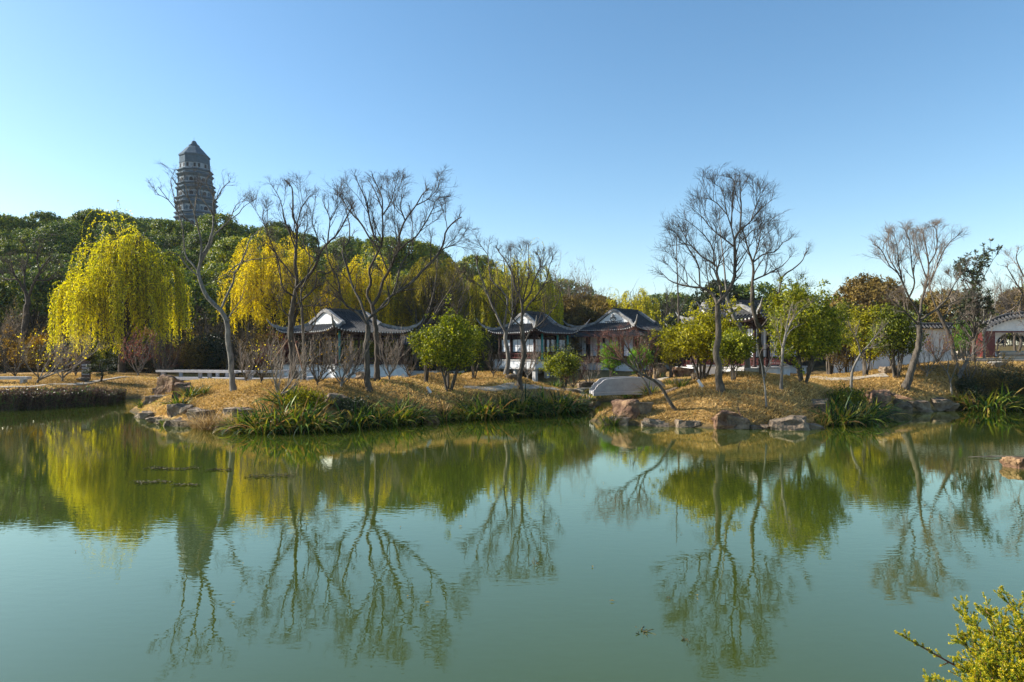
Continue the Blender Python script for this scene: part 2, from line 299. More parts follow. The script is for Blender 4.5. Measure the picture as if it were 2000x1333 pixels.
# ------------------------------------------------------------------ branch growth
def spawn(P, R, nc, tr, lr, ang, up, K, rng, rs=.6, rmin=.004, wig=.16, r0max=9):
    N, Kp, _ = P.shape
    idx = np.repeat(np.arange(N), nc); n = len(idx)
    t = rng.uniform(tr[0], tr[1], n) * (Kp - 1); i = np.minimum(t.astype(int), Kp - 2); f = (t - i)[:, None]
    pos = P[idx, i] * (1 - f) + P[idx, i + 1] * f; T = unit(P[idx, i + 1] - P[idx, i]); r = (R[idx, i] * (1 - f[:, 0]) + R[idx, i + 1] * f[:, 0])
    q = rng.normal(size=(n, 3)); q = unit(q - (q * T).sum(1, keepdims=True) * T)
    a = np.radians(rng.uniform(ang[0], ang[1], n))[:, None]
    d = unit(T * np.cos(a) + q * np.sin(a) + np.array([0, 0, up]) * .5)
    ln = rng.uniform(lr[0], lr[1], n); st = (ln / (K - 1))[:, None]
    pts = [pos]
    for k in range(K - 1):
        d = unit(d + rng.normal(size=(n, 3)) * wig + np.array([0, 0, up * .16])); pts.append(pts[-1] + d * st)
    r0 = np.minimum(np.maximum(r * rs, rmin), r0max); rr = r0[:, None] * np.linspace(1, .35, K)[None]; rr = np.maximum(rr, rmin * .7)
    return np.stack(pts, 1), rr
def resample(P, R, K):
    P = np.asarray(P, float); R = np.asarray(R, float); n = len(P)
    if n == 2: s = np.linspace(0, 1, K)[:, None]; return P[0] * (1 - s) + P[1] * s, np.linspace(R[0], R[1], K)
    d = np.r_[0, np.cumsum(np.linalg.norm(np.diff(P, axis=0), axis=1))]; u = np.linspace(0, d[-1], K)
    Pe = np.vstack([2 * P[0] - P[1], P, 2 * P[-1] - P[-2]]); out = []
    for x in u:
        i = min(max(int(np.searchsorted(d, x, side='right')) - 1, 0), n - 2); t = (x - d[i]) / max(d[i + 1] - d[i], 1e-9)
        a, b, c, e = Pe[i], Pe[i + 1], Pe[i + 2], Pe[i + 3]
        out.append(.5 * (2 * b + (c - a) * t + (2 * a - 5 * b + 4 * c - e) * t * t + (3 * b - a - 3 * c + e) * t ** 3))
    return np.array(out), np.interp(u, d, R)
def traced_tree(name, label, foot, limbs, seed, bark='bark', twig='twig', dens=1.0, Y=None, cat='tree', group=None, tufts=True, twl=1.0, wtrunk=None):
    """foot: photo pixel of the base. limbs: [width_px0, width_px1, [(px,py)...]] first one is the trunk."""
    rng = np.random.default_rng(seed)
    if Y is None: X, Y, z = place(*foot)
    else: X = (foot[0] - 1000) / F * Y; z = hz(X, Y)
    base = np.array([X, Y, z - .05]); sc = Y / F; pool_px = []; pool_y = []; pool_r = []; lines = []
    for n, (w0, w1, pts) in enumerate(limbs):
        pts = [tuple(p) for p in pts]; L = sum(math.dist(a, b) for a, b in zip(pts, pts[1:])) * sc
        if n == 0: y0 = Y; rlim = 9
        else:
            j = int(np.argmin([math.dist(pts[0], q) for q in pool_px])); y0 = pool_y[j]; rlim = pool_r[j] * .96
            if math.dist(pts[0], pool_px[j]) < 12: pts[0] = tuple(pool_px[j])
        dd = 0 if n == 0 else rng.uniform(-.42, .42) * L
        K0 = len(pts); ys = [y0 + dd * (i / max(K0 - 1, 1)) ** 1.2 + (rng.normal() * .02 * L if 0 < i < K0 - 1 and n else 0) for i in range(K0)]
        P3 = np.array([[(px - 1000) / F * y, y, CH + (HZ - py) / F * y] for (px, py), y in zip(pts, ys)])
        if n == 0: P3[0, 2] = z - .15
        R3 = np.array([min(a, rlim) for a in np.linspace(w0, w1, K0) * sc / 2 * .66])
        K = max(6, min(26, int(L / .22)))
        P3, R3 = resample(P3, R3, K)
        if n == 0:
            dz = P3[:, 2] - z; R3 = R3 * (1 + .45 * np.exp(-np.maximum(dz, 0) / .13))
        P3[1:-1] += rng.normal(size=(K - 2, 3)) * R3[1:-1, None] * .14
        lines.append((P3, R3)); px = 1000 + F * P3[:, 0] / P3[:, 1]; py = HZ - F * (P3[:, 2] - CH) / P3[:, 1]
        pool_px += list(zip(px, py)); pool_y += list(P3[:, 1]); pool_r += list(R3)
    root = empty(name, (X, Y, z), 0, label, cat, group)
    tk = MB(); off = np.array([X, Y, z])
    for n, (P3, R3) in enumerate(lines):
        tk.tubes(P3 - off, R3, 9 if n == 0 else 6)
    tk.build('trunk', M[bark], root, smooth=True)
    zm = max(P3[:, 2].max() for P3, R3 in lines) - z - .25
    def sq(a): b = a.copy(); h_ = b[..., 2] - zm; b[..., 2] = np.where(h_ > 0, zm + .30 * (1 - np.exp(-np.maximum(h_, 0) / .45)) + h_ * .28, b[..., 2]); return b
    fine = MB(); Ps = []; Rs = []
    for n, (P3, R3) in enumerate(lines):
        if n == 0: continue
        P3, R3 = resample(P3, R3, 10); Ps.append(P3 - off); Rs.append(R3)
    if Ps:
        P = np.stack(Ps); R = np.stack(Rs); dn = lambda v: max(1, int(round(v * dens)))
        Q_, QR = spawn(P, R, 2 if dens > .8 else 1, (.15, .65), (.7 * twl, 1.5 * twl), (20, 42), .5, 10, rng, .55, .010, .09, .045); fine.tubes(sq(Q_), QR, 5)
        P = np.concatenate([P, Q_]); R = np.concatenate([R, QR])
        A, AR = spawn(P, R, dn(4), (.2, .88), (.35 * twl, .95 * twl), (22, 55), .35, 6, rng, .6, .007, .13, .03)
        tipP = P[:, -3:]; tipR = R[:, -3:]
        if tufts:
            Tt, TR = spawn(tipP, tipR, dn(4), (.55, 1.0), (.14, .40), (15, 55), .3, 5, rng, .8, .006, .13, .02); A2 = [(A, AR), (Tt, TR)]
        else: A2 = [(A, AR)]
        for a_, r_ in A2:
            fine.tubes(sq(a_), r_, 4)
            B, BR = spawn(a_, r_, dn(4), (.2, 1.0), (.14, .38), (20, 50), .25, 4, rng, .7, .0042, .14, .012); fine.tubes(sq(B), BR, 3)
            D, DR = spawn(B, BR, 3, (.2, 1.0), (.10, .34), (20, 50), .2, 3, rng, .8, .003, .14, .007); fine.tubes(sq(D), DR, 3)
        fine.build('branches', M[twig], root, smooth=True)
    return root
def bare_bush(seed, h=1.6, spread=1.6, stems=6, lean=(0, 0), twig='twig_pale', dens=1.0, low=.12, leaf=None, straight=False):
    """many straight stems fanning from a short trunk; returns list of (part, builder, material)"""
    rng = np.random.default_rng(seed); tr = MB(); fi = MB()
    t0 = np.array([[0, 0, -.12], [lean[0] * low * .6, lean[1] * low, low * h * .6], [lean[0] * low, lean[1] * low * 1.5, h * low]]); P0, R0 = resample(t0, [h * .026, h * .022, h * .018], 6)
    tr.tubes(P0, R0, 7)
    ends = []
    for i in range(stems):
        a = 2 * np.pi * (i + rng.uniform(-.3, .3)) / stems; rr = spread / 2 * rng.uniform(.5, 1)
        e = np.array([lean[0] + rr * math.cos(a), lean[1] + rr * math.sin(a), h * rng.uniform(.7, 1)])
        s = P0[rng.integers(3, 6)]; mid = s + (e - s) * .45 + np.array([rr * math.cos(a) * .18, rr * math.sin(a) * .18, -h * .04]); 
        P, R = resample([s, mid, e], [h * .014, h * .009, h * .004], 8); P[1:-1] += rng.normal(size=(6, 3)) * h * .012; ends.append((P, R)); tr.tubes(P, R, 5)
    P = np.stack([p for p, _ in ends]); R = np.stack([r for _, r in ends])
    A, AR = spawn(P, R, max(2, int(7 * dens)), (.15, .95), (.22 * h, .5 * h), (15, 42), .35, 5, rng, .7, .004, .07, .01)
    B, BR = spawn(A, AR, max(2, int(4 * dens)), (.2, 1), (.08 * h, .25 * h), (15, 45), .3, 4, rng, .8, .003, .09, .006)
    fi.tubes(A, AR, 4); fi.tubes(B, BR, 3); parts = [('trunk', tr, 'bark_pale' if twig == 'twig_pale' else 'bark'), ('branches', fi, twig)]
    if leaf:
        mat, nl, sz = leaf; fl = MB(); i = rng.integers(0, len(B), nl); k = rng.integers(0, 3, nl); f = rng.random((nl, 1))
        c = B[i, k] * (1 - f) + B[i, k + 1] * f; fl.leaves(c, rng.normal(size=(nl, 3)) + [0, 0, -.3], rng.normal(size=(nl, 3)), rng.uniform(.6, 1.2, nl) * sz, rng.uniform(.4, .7, nl) * sz, rng.random(nl)); parts.append(('foliage', fl, mat))
    return parts
def assemble(name, parts, loc, rz, label, cat, group=None, sc=1.0):
    r = empty(name, loc, rz, label, cat, group); r.scale = (sc, sc, sc)
    for nm, mb, mat in parts: mb.build(nm, M[mat], r, smooth=(nm != 'foliage'))
    return r
def leaf_cloud(rng, lobes, ncl, per, spread, L, Wd, shell=(.72, 1.04), down=-.4, gap=0.0, droop=0.0, keepz=-1e9, nn=.4):
    lobes = np.array(lobes, float); w = (lobes[:, 3] * lobes[:, 4] * lobes[:, 5]) ** (2 / 3); w /= w.sum()
    k = rng.choice(len(lobes), int(ncl * 1.7), p=w); d = unit(rng.normal(size=(len(k), 3))); d = d[d[:, 2] > down][:len(k)]; k = k[:len(d)]
    rr = rng.uniform(shell[0], shell[1], len(k)) ; Cc = lobes[k, :3] + d * lobes[k, 3:6] * rr[:, None]
    inside = np.zeros(len(k), bool)
    for j, lb in enumerate(lobes):
        q = (((Cc - lb[:3]) / lb[3:6]) ** 2).sum(1); inside |= (q < .55) & (k != j)
    ok = ~inside & (Cc[:, 2] > keepz)
    if gap: ok &= vnoise(Cc[:, 0] + Cc[:, 1] * .7, Cc[:, 2] * 1.3 - Cc[:, 1] * .5, gap, 9) > .36
    Cc = Cc[ok][:ncl]; d = d[ok][:ncl]; n = len(Cc)
    base = rng.random(n) * .45 + .2
    Cn = np.repeat(Cc, per, 0) + rng.normal(size=(n * per, 3)) * spread; A = np.repeat(d, per, 0) * .25 + rng.normal(size=(n * per, 3)) * .8 + [0, 0, -droop]
    Nn = np.repeat(d, per, 0) + rng.normal(size=(n * per, 3)) * nn + [0, 0, .4]; m = n * per
    return Cn, A, Nn, rng.uniform(.6, 1.2, m) * L, rng.uniform(.7, 1.2, m) * Wd, np.clip(np.repeat(base, per) + rng.normal(size=m) * .17, 0, 1)
def leafy_shrub(seed, w, h, base, ncl, per, L, Wd, mat, stems=5, nl=9, spread=.11, trunk='bark', gap=0.0, lobes=None):
    """evergreen shrub: several stems carrying a lumpy crown between z=base and z=h"""
    rng = np.random.default_rng(seed); tr = MB(); fi = MB(); fo = MB()
    if lobes is None:
        lobes = []; cz = (base + h) / 2; rz = (h - base) / 2
        for i in range(nl * 2):
            a = i * 2.4 + rng.uniform(-.5, .5); e = rng.uniform(-.85, .95); c = math.sqrt(max(0, 1 - e * e)); s = rng.uniform(.17, .34); q = rng.uniform(.4, 1.02 - s); lobes.append((math.cos(a) * c * w / 2 * q, math.sin(a) * c * w / 2 * q, cz + e * rz * q, w / 2 * s, w / 2 * s, rz * s * 1.05))
        lobes.append((0, 0, cz, w / 2 * .5, w / 2 * .5, rz * .62))
    P = []; R = []
    for i in range(stems):
        a = 2 * np.pi * i / stems + rng.uniform(-.4, .4); s0 = np.array([math.cos(a), math.sin(a), 0]) * .035 * w; lb = lobes[i % len(lobes)]
        e = np.array(lb[:3]) + [0, 0, lb[5] * .3]; mid = s0 * 2.2 + (e - s0) * [.3, .3, .5]
        p, r = resample([s0 + [0, 0, -.1], mid, e], [.014 * h, .011 * h, .004 * h], 8); P.append(p); R.append(r)
    P = np.stack(P); R = np.stack(R); tr.tubes(P, R, 6)
    A, AR = spawn(P, R, 7, (.35, .98), (.2 * w, .42 * w), (25, 65), .3, 5, rng, .65, .005, .12, .014); fi.tubes(A, AR, 4)
    B, BR = spawn(A, AR, 4, (.2, 1), (.08 * w, .2 * w), (25, 60), .2, 4, rng, .7, .004, .12, .008); fi.tubes(B, BR, 3)
    c, a_, n_, l_, w_, r_ = leaf_cloud(rng, lobes, ncl, per, spread, L, Wd, (.5, 1.06), -.95, gap); fo.leaves(c, a_, n_, l_, w_, r_)
    i = rng.integers(0, len(B), ncl * 2); e = B[i, -1] + rng.normal(size=(len(i), 3)) * .05; m = len(i)
    fo.leaves(e, rng.normal(size=(m, 3)), rng.normal(size=(m, 3)) + [0, 0, 1], rng.uniform(.6, 1.1, m) * L, rng.uniform(.7, 1.1, m) * Wd, rng.random(m) * .8)
    return [('trunk', tr, trunk), ('branches', fi, 'twig'), ('foliage', fo, mat)]
def willow(seed, lobes, H0, strands, mat, lean=0, bottom=.35, L=.17, Wd=.05, step=.10, maxdrop=4.5, trunk='bark_dark'):
    """lobes (x,y,z,rx,ry,rz) in metres give the dome; strands hang from it with narrow leaves"""
    rng = np.random.default_rng(seed); tr = MB(); fi = MB(); fo = MB(); lobes = np.array(lobes, float)
    th = H0 * .2; P0, R0 = resample([(0, 0, -.2), (lean * .3, 0, th * .5), (lean, 0, th)], [.30, .25, .23], 8); tr.tubes(P0, R0, 9)
    P = []; R = []
    for i, lb in enumerate(lobes):
        for k in range(2):
            s = P0[-1 - (i + k) % 3]; e = lb[:3] + rng.normal(size=3) * lb[3:6] * .25 + [0, 0, lb[5] * .55]; mid = s + (e - s) * [.42, .42, .5] + rng.normal(size=3) * .25
            p, r = resample([s, mid, e], [.15, .09, .025], 10); P.append(p); R.append(r)
    P = np.stack(P); R = np.stack(R); tr.tubes(P, R, 6)
    A, AR = spawn(P, R, 6, (.3, 1), (1.0, 2.6), (20, 60), .15, 6, rng, .6, .01, .14, .05); fi.tubes(A, AR, 4)
    w = lobes[:, 3] * lobes[:, 4]; w = w / w.sum(); ncl = strands // 9; k = np.repeat(rng.choice(len(lobes), ncl, p=w), 9); strands = ncl * 9; d = np.repeat(unit(rng.normal(size=(ncl, 3))), 9, 0) + rng.normal(size=(strands, 3)) * .085; d[:, 2] = np.abs(d[:, 2]) * 1.0 - .12; d = unit(d)
    s = lobes[k, :3] + d * lobes[k, 3:6] * np.repeat(rng.uniform(.45, 1.0, ncl), 9)[:, None] ** .7
    ln = (np.repeat(rng.uniform(.3, 1, ncl), 9) * rng.uniform(.7, 1, strands)) * maxdrop; ln = np.minimum(ln, s[:, 2] - bottom - rng.uniform(0, 1.4, strands)); ok = ln > .25; s = s[ok]; d = d[ok]; ln = ln[ok]; n = len(s)
    K = 14; dirn = unit(d * [1, 1, .5] + [0, 0, .15]); pts = [s]; st = (ln / (K - 1))[:, None]
    cur = dirn
    for q in range(K - 1):
        cur = unit(cur * [.62, .62, .8] + [0, 0, -.42] + rng.normal(size=(n, 3)) * .03); pts.append(pts[-1] + cur * st)
    S = np.stack(pts, 1); fi.tubes(S[:, ::2], np.full((n, K // 2), .006), 3)
    m = np.maximum(4, (ln / step).astype(int)); idx = np.repeat(np.arange(n), m); t = rng.random(len(idx)) ** .9 * (K - 1.001); i = t.astype(int); f = (t - i)[:, None]
    c = S[idx, i] * (1 - f) + S[idx, i + 1] * f + rng.normal(size=(len(idx), 3)) * .02; T = unit(S[idx, i + 1] - S[idx, i])
    A_ = T * .9 + rng.normal(size=c.shape) * .42; base = np.clip(rng.normal(.52, .2, n), 0, 1)
    fo.leaves(c, A_, rng.normal(size=c.shape), rng.uniform(.6, 1.2, len(c)) * L, rng.uniform(.7, 1.2, len(c)) * Wd, np.clip(base[idx] + rng.normal(size=len(c)) * .15, 0, 1))
    return [('trunk', tr, trunk), ('branches', fi, 'bark_dark'), ('foliage', fo, mat)]
def crown_tree(seed, w, h, base, nl, ncl, per, L, Wd, mat, trunk='bark_dark', spread=.2, flat=.62):
    rng = np.random.default_rng(seed); tr = MB(); fo = MB(); lobes = []
    for i in range(nl):
        a = rng.uniform(0, 6.28); e = rng.uniform(0, 1) ** .6; rr = math.sqrt(1 - e * e) * w / 2 * rng.uniform(.55, .85); s = w * rng.uniform(.12, .21)
        lobes.append((math.cos(a) * rr, math.sin(a) * rr, base + (h - base) * (.22 + e * .58), s, s, s * flat))
    lobes.append((0, 0, base + (h - base) * .42, w * .34, w * .34, (h - base) * .34))
    P0, R0 = resample([(0, 0, -.6), (rng.normal() * .2, rng.normal() * .2, base * .6), (0, 0, base + (h - base) * .3)], [w * .028, w * .022, w * .014], 6); tr.tubes(P0, R0, 7)
    P = [];
    for lb in lobes[:9]:
        p, r = resample([P0[3], (P0[3] + np.array(lb[:3])) / 2 + [0, 0, -.3], lb[:3]], [w * .012, w * .008, w * .004], 6); P.append(p); tr.tubes(p, r, 5)
    c, a_, n_, l_, w_, r_ = leaf_cloud(rng, lobes, ncl, per, spread, L, Wd, (.93, 1.03), -.35, nn=.25); fo.leaves(c, a_, n_, l_, w_, r_)
    return [('trunk', tr, trunk), ('crown', fo, mat)]
def far_bare(seed, w, h, twig='twig', leaf=None, dens=1.0):
    rng = np.random.default_rng(seed); tr = MB(); fi = MB()
    P0, R0 = resample([(0, 0, -.3), (rng.normal() * .2, 0, h * .2), (rng.normal() * .3, rng.normal() * .3, h * .38)], [.16, .13, .1], 7); tr.tubes(P0, R0, 7)
    P, R = spawn(P0[None, 3:], R0[None, 3:], 9, (0, 1), (h * .4, h * .62), (14, 48), .5, 8, rng, .7, .02, .10, .09); tr.tubes(P, R, 5)
    A, AR = spawn(P, R, int(8 * dens), (.2, 1), (h * .1, h * .26), (18, 50), .4, 6, rng, .6, .009, .12, .03)
    B, BR = spawn(A, AR, 5, (.2, 1), (h * .04, h * .12), (18, 50), .3, 4, rng, .6, .006, .12, .014); fi.tubes(A, AR, 4); fi.tubes(B, BR, 3)
    D, DR = spawn(B, BR, 3, (.2, 1), (h * .02, h * .06), (18, 50), .3, 3, rng, .6, .005, .12, .008); fi.tubes(D, DR, 3)
    parts = [('trunk', tr, 'bark'), ('branches', fi, twig)]
    if leaf:
        mat, nl, sz = leaf; fl = MB(); i = rng.integers(0, len(B), nl); f = rng.random((nl, 1)); c = B[i, 1] * (1 - f) + B[i, 3] * f + rng.normal(size=(nl, 3)) * .08
        fl.leaves(c, rng.normal(size=(nl, 3)) + [0, 0, -.3], rng.normal(size=(nl, 3)), rng.uniform(.6, 1.2, nl) * sz, rng.uniform(.4, .7, nl) * sz, rng.random(nl)); parts.append(('foliage', fl, mat))
    return parts
def reed_parts(seed, n, ln, spread, lean, mat, wd=.022, flop=.5, K=6):
    rng = np.random.default_rng(seed); a = rng.uniform(0, 6.28, n); r0 = rng.random(n) ** .6 * spread * .45
    s = np.stack([np.cos(a) * r0, np.sin(a) * r0, np.full(n, -.06)], 1); a2 = a + rng.normal(size=n) * .6; le = rng.uniform(lean[0], lean[1], n)
    d = unit(np.stack([np.cos(a2) * le, np.sin(a2) * le, np.ones(n)], 1)); L = rng.uniform(.55, 1.05, n) * ln; pts = [s]
    fl = rng.uniform(.2, 1, n)[:, None] * flop; side = unit(np.stack([-np.sin(a2), np.cos(a2), rng.normal(size=n) * .3], 1))
    for k in range(K - 1):
        d = unit(d + np.array([0, 0, -1]) * fl * (k / K) * 1.1 + unit(d * [1, 1, 0]) * fl * .15); pts.append(pts[-1] + d * (L / (K - 1))[:, None])
    P = np.stack(pts, 1); Wd = wd * rng.uniform(.7, 1.3, n)[:, None] * np.array([.7, 1, 1, .85, .55, .1])[None, :K]
    mb = MB(); mb.ribbons(P, Wd, side, rng.random(n)); return mb
# ------------------------------------------------------------------ buildings
def fprof(t, hr):   # concave roof slope: steep towards the ridge
    t = np.clip(t, 0, 1); return hr * (.52 * t + .48 * t * t)
def pavilion(name, label, corner, u_deg, Lu, Lv, ez, hr, fl, plz, inset=1.25, up=.35, horn=.8, rise_roll=True, ncol=4, col='wood', panes=None, gable_pat=False, skirt=False, plinth_out=.0, piers=True, rib=.23, tipcol='ridge', group=None, plinth_h=.75, gmat='white'):
    """corner = eave corner nearest the camera (x,y). u runs right/back, v runs left/back. ez eave height, fl floor height."""
    th = rad(u_deg); u = np.array([math.cos(th), math.sin(th)]); v = np.array([-math.sin(th), math.cos(th)])
    cen = np.array(corner) + u * Lu / 2 + v * Lv / 2; a, b = Lu / 2, Lv / 2; gx = a - inset
    root = empty(name, (cen[0], cen[1], 0), th, label, 'pavilion', group)
    def lift(x, y): return up * (np.clip(np.abs(x) / a, 0, 1) ** 5) * (np.clip(np.abs(y) / b, 0, 1) ** 5)
    def zf(x, y): return ez + fprof((b - np.abs(y)) / b, hr) + lift(x, y)      # front/back slopes (facing +-y)
    def zs(x, y): return ez + fprof((a - np.abs(x)) / b, hr) + lift(x, y)      # gable-side slopes (facing +-x)
    # sheathing
    roof = MB(); n = 18; sof = MB()
    for sy in (-1, 1):
        yy = np.linspace(b, 0, n); V = []
        for y in yy:
            hw = max(a - (b - y), gx); xx = np.linspace(-hw, hw, 25); V.append(np.stack([xx, np.full(25, sy * y), zf(xx, y)], 1))
        V = np.array(V); i = np.arange(n - 1)[:, None] * 25 + np.arange(24)[None]; Q = np.stack([i, i + 1, i + 26, i + 25], -1)
        if sy > 0: Q = Q[..., ::-1]
        roof.add(V, Q=Q)
    m = 8
    for sx in (-1, 1):
        xx = np.linspace(a, gx, m); V = []
        for x in xx:
            hw = b - (a - x); yy = np.linspace(-hw, hw, 25); V.append(np.stack([np.full(25, sx * x), yy, zs(x, yy)], 1))
        V = np.array(V); i = np.arange(m - 1)[:, None] * 25 + np.arange(24)[None]; Q = np.stack([i, i + 1, i + 26, i + 25], -1)
        if sx < 0: Q = Q[..., ::-1]
        roof.add(V, Q=Q)
    roof.build('roof', M['tile_bed'], root, smooth=True)
    e = .02; per = []
    for x in np.linspace(-a, a, 30)[:-1]: per.append((x, -b))
    for y in np.linspace(-b, b, 30)[:-1]: per.append((a, y))
    for x in np.linspace(a, -a, 30)[:-1]: per.append((x, b))
    for y in np.linspace(b, -b, 30)[:-1]: per.append((-a, y))
    per = np.array(per); pz = ez + lift(per[:, 0], per[:, 1]); k = len(per); o1 = np.c_[per * .995, pz - .015]; o2 = np.c_[per * .985, pz - .15]; inn = np.c_[per * .62, np.full(k, ez + .12)]
    j = np.arange(k); j2 = (j + 1) % k
    sof.add(np.vstack([o1, o2, inn]), Q=np.vstack([np.stack([j, j2, k + j2, k + j], 1), np.stack([k + j, k + j2, 2 * k + j2, 2 * k + j], 1)]))
    sof.build('eave_board', M['wood'], root)
    # tile courses (too fine to pick apart) and pale drip tiles
    ribs = MB(); tips = MB(); K = 8
    def course(P): ribs.tubes(P, np.full((len(P), K), .058), 6)
    PL = []; TP = []
    for x in np.arange(-a + rib / 2, a, rib):
        ymin = 0 if abs(x) <= gx else b - (a - abs(x))
        for sy in (-1, 1):
            yy = np.linspace(b + .03, ymin, K); PL.append(np.stack([np.full(K, x), sy * yy, zf(x, np.minimum(yy, b)) + .03], 1)); TP.append((x, sy * (b + .05), float(zf(x, b)) + .0, 0, sy))
    for y in np.arange(-b + rib / 2, b, rib):
        xmin = max(gx, a - (b - abs(y)))
        for sx in (-1, 1):
            xx = np.linspace(a + .03, xmin, K); PL.append(np.stack([sx * xx, np.full(K, y), zs(np.minimum(xx, a), y) + .03], 1)); TP.append((sx * (a + .05), y, float(zs(a, y)), sx, 0))
    course(np.array(PL)); tag(ribs.build('tile_courses', M['tile'], root, smooth=True), kind='stuff')
    for x, y, z, nx_, ny_ in TP:
        t = np.array([-ny_, nx_, 0.]); c = np.array([x, y, z]); an = np.radians([0, 60, 120, 180, 240, 300]); V = [c + t * .055 * math.cos(q) + np.array([0, 0, 1]) * .06 * math.sin(q) for q in an]
        V2 = [p - np.array([nx_, ny_, 0]) * .05 for p in V]; q = [(i, (i + 1) % 6, 6 + (i + 1) % 6, 6 + i) for i in range(6)]; tips.add(V + V2, Q=q + [(0, 1, 2, 3), (0, 3, 4, 5)])
    tag(tips.build('drip_tiles', M['tile_end'], root), kind='stuff')
    # gables with verge rolls
    hg = float(zs(gx, 0)) - 0
    for sx in (-1, 1):
        gb = MB(); bw = b - inset; yy = np.linspace(-bw, bw, 21); top = ez + fprof((b - np.abs(yy)) / b, hr) - .03; xg = sx * (gx - .02)
        V = [(xg, y, ez + float(fprof(inset / b, hr)) - .05) for y in yy] + [(xg, y, z) for y, z in zip(yy, top)]
        q = [(i, i + 1, 22 + i, 21 + i) for i in range(20)]; gb.add(V, Q=q if sx > 0 else [t[::-1] for t in q]); gb.build('gable', M[gmat], root)
        vg = MB(); P = [];
        for y in np.linspace(-bw - .1, bw + .1, 25):
            z = ez + float(fprof((b - abs(y)) / b, hr)); z = min(z, ez + hr - .10 - (y * y) * .0) if rise_roll else z
            if rise_roll: z = ez + float(fprof((b - math.sqrt(y * y + .12) + .1) / b, hr))
            P.append((y, z))
        P = np.array(P)
        for off, hh, x0, x1 in ((.0, .14, gx - .28, gx + .10), (.14, .10, gx - .20, gx + .05)):
            T = unit(np.gradient(P, axis=0)); Nn = np.stack([-T[:, 1], T[:, 0]], 1); Nn *= np.sign(Nn[:, 1:2]); A = P + Nn * off; B = P + Nn * (off + hh)
            V = []
            for (ya, za), (yb, zb) in zip(A, B): V += [(sx * x0, ya, za), (sx * x1, ya, za), (sx * x1, yb, zb), (sx * x0, yb, zb)]
            q = []
            for i in range(24):
                for c in range(4): q.append((4 * i + c, 4 * i + (c + 1) % 4, 4 * i + 4 + (c + 1) % 4, 4 * i + 4 + c))
            q += [(0, 1, 2, 3), (96, 97, 98, 99)]
            vg.add(V, Q=q)
        vg.build('verge_ridge', M['ridge'], root)
        if gable_pat:
            pt = MB(); z0 = ez + float(fprof(inset / b, hr)) + .1
            xx = sx * gx + sx * .03
            def strip(p, r=.03): pt.tubes(np.array([(xx, yy_, z0 + zz_) for yy_, zz_ in p], float), np.full(len(p), r), 5)
            for s_ in (-1, 1):
                strip([(0, .05), (s_ * .22, .12), (s_ * .34, .34), (s_ * .18, .36), (s_ * .12, .26)]); strip([(s_ * .05, .4), (s_ * .16, .55), (0, .72)]); strip([(s_ * .5, .08), (s_ * .75, .05), (s_ * .95, .08)])
            strip([(-.3, .4), (0, .46), (.3, .4)]); strip([(0, .1), (0, .6)]); strip([(-.5, .02), (.5, .02)]); pt.build('relief', M['tile'], root)
    # main ridge
    rb = MB(); rb.box(-gx + .05, gx - .05, -.10, .10, ez + hr - .05, ez + hr + .16); rb.build('ridge', M['tile'], root)
    # hip ridges with upturned horns
    for sx in (-1, 1):
        for sy in (-1, 1):
            P = [];
            for t in np.linspace(0, 1, 9):
                x = gx + (a - gx) * t; y = (b - inset) + inset * t; P.append((sx * x, sy * y, float(zs(x, y)) + .07 + .03 * t))
            dx = np.array([sx, sy]) / math.sqrt(2); lx, ly, lz = P[-1]
            for t in (.25, .5, .75, 1.0): P.append((lx + dx[0] * horn * t * .95, ly + dx[1] * horn * t * .95, lz + horn * .85 * t ** 1.9))
            P = np.array(P); side = np.array([-dx[1], dx[0], 0]); hh = np.r_[np.full(9, .17), np.array([.15, .11, .07, .02])]; ww = np.r_[np.full(9, .09), np.array([.08, .06, .045, .02])]
            V = []
            for p, h_, w_ in zip(P, hh, ww): V += [p - side * w_ - [0, 0, .06], p + side * w_ - [0, 0, .06], p + side * w_ + [0, 0, h_], p - side * w_ + [0, 0, h_]]
            q = []
            for i in range(len(P) - 1):
                for c in range(4): q.append((4 * i + c, 4 * i + (c + 1) % 4, 4 * i + 4 + (c + 1) % 4, 4 * i + 4 + c))
            q.append((len(V) - 4, len(V) - 3, len(V) - 2, len(V) - 1))
            hb = MB(); hb.add(V, Q=q); hb.build('hip_ridge', M[tipcol], root)
    # skirt roof below
    if skirt:
        sk = MB(); o = .75; zt = ez - .12; zb = ez - .62; ro = [(a - .15, b - .15, zt), (a + o, b + o, zb)]
        (x0, y0, _), (x1, y1, _) = ro; V = [(-x0, -y0, zt), (x0, -y0, zt), (x0, y0, zt), (-x0, y0, zt), (-x1, -y1, zb), (x1, -y1, zb), (x1, y1, zb), (-x1, y1, zb)]
        sk.add(V, Q=[(4, 5, 1, 0), (5, 6, 2, 1), (6, 7, 3, 2), (7, 4, 0, 3)]); sk.build('skirt_roof', M['tile'], root)
        r2 = MB(); PL = []
        for x in np.arange(-x1, x1, rib):
            for sy in (-1, 1):
                f0 = min(1, (x1 - abs(x)) / (x1 - x0)); PL.append(np.linspace((x, sy * (y1 + .03), zb + .03), (x, sy * (y1 - (y1 - y0) * f0), zb + (zt - zb) * f0 + .03), 3))
        for y in np.arange(-y1, y1, rib):
            for sx in (-1, 1):
                f0 = min(1, (y1 - abs(y)) / (y1 - y0)); PL.append(np.linspace((sx * (x1 + .03), y, zb + .03), (sx * (x1 - (x1 - x0) * f0), y, zb + (zt - zb) * f0 + .03), 3))
        PL = np.array(PL); r2.tubes(PL, np.full((len(PL), 3), .05), 5, cap=False); tag(r2.build('skirt_tile_courses', M['tile'], root, smooth=True), kind='stuff')
    # columns, lintels, balustrade
    ins = .75 if not skirt else .3; cx, cy = a - ins, b - ins; zt = ez + .15
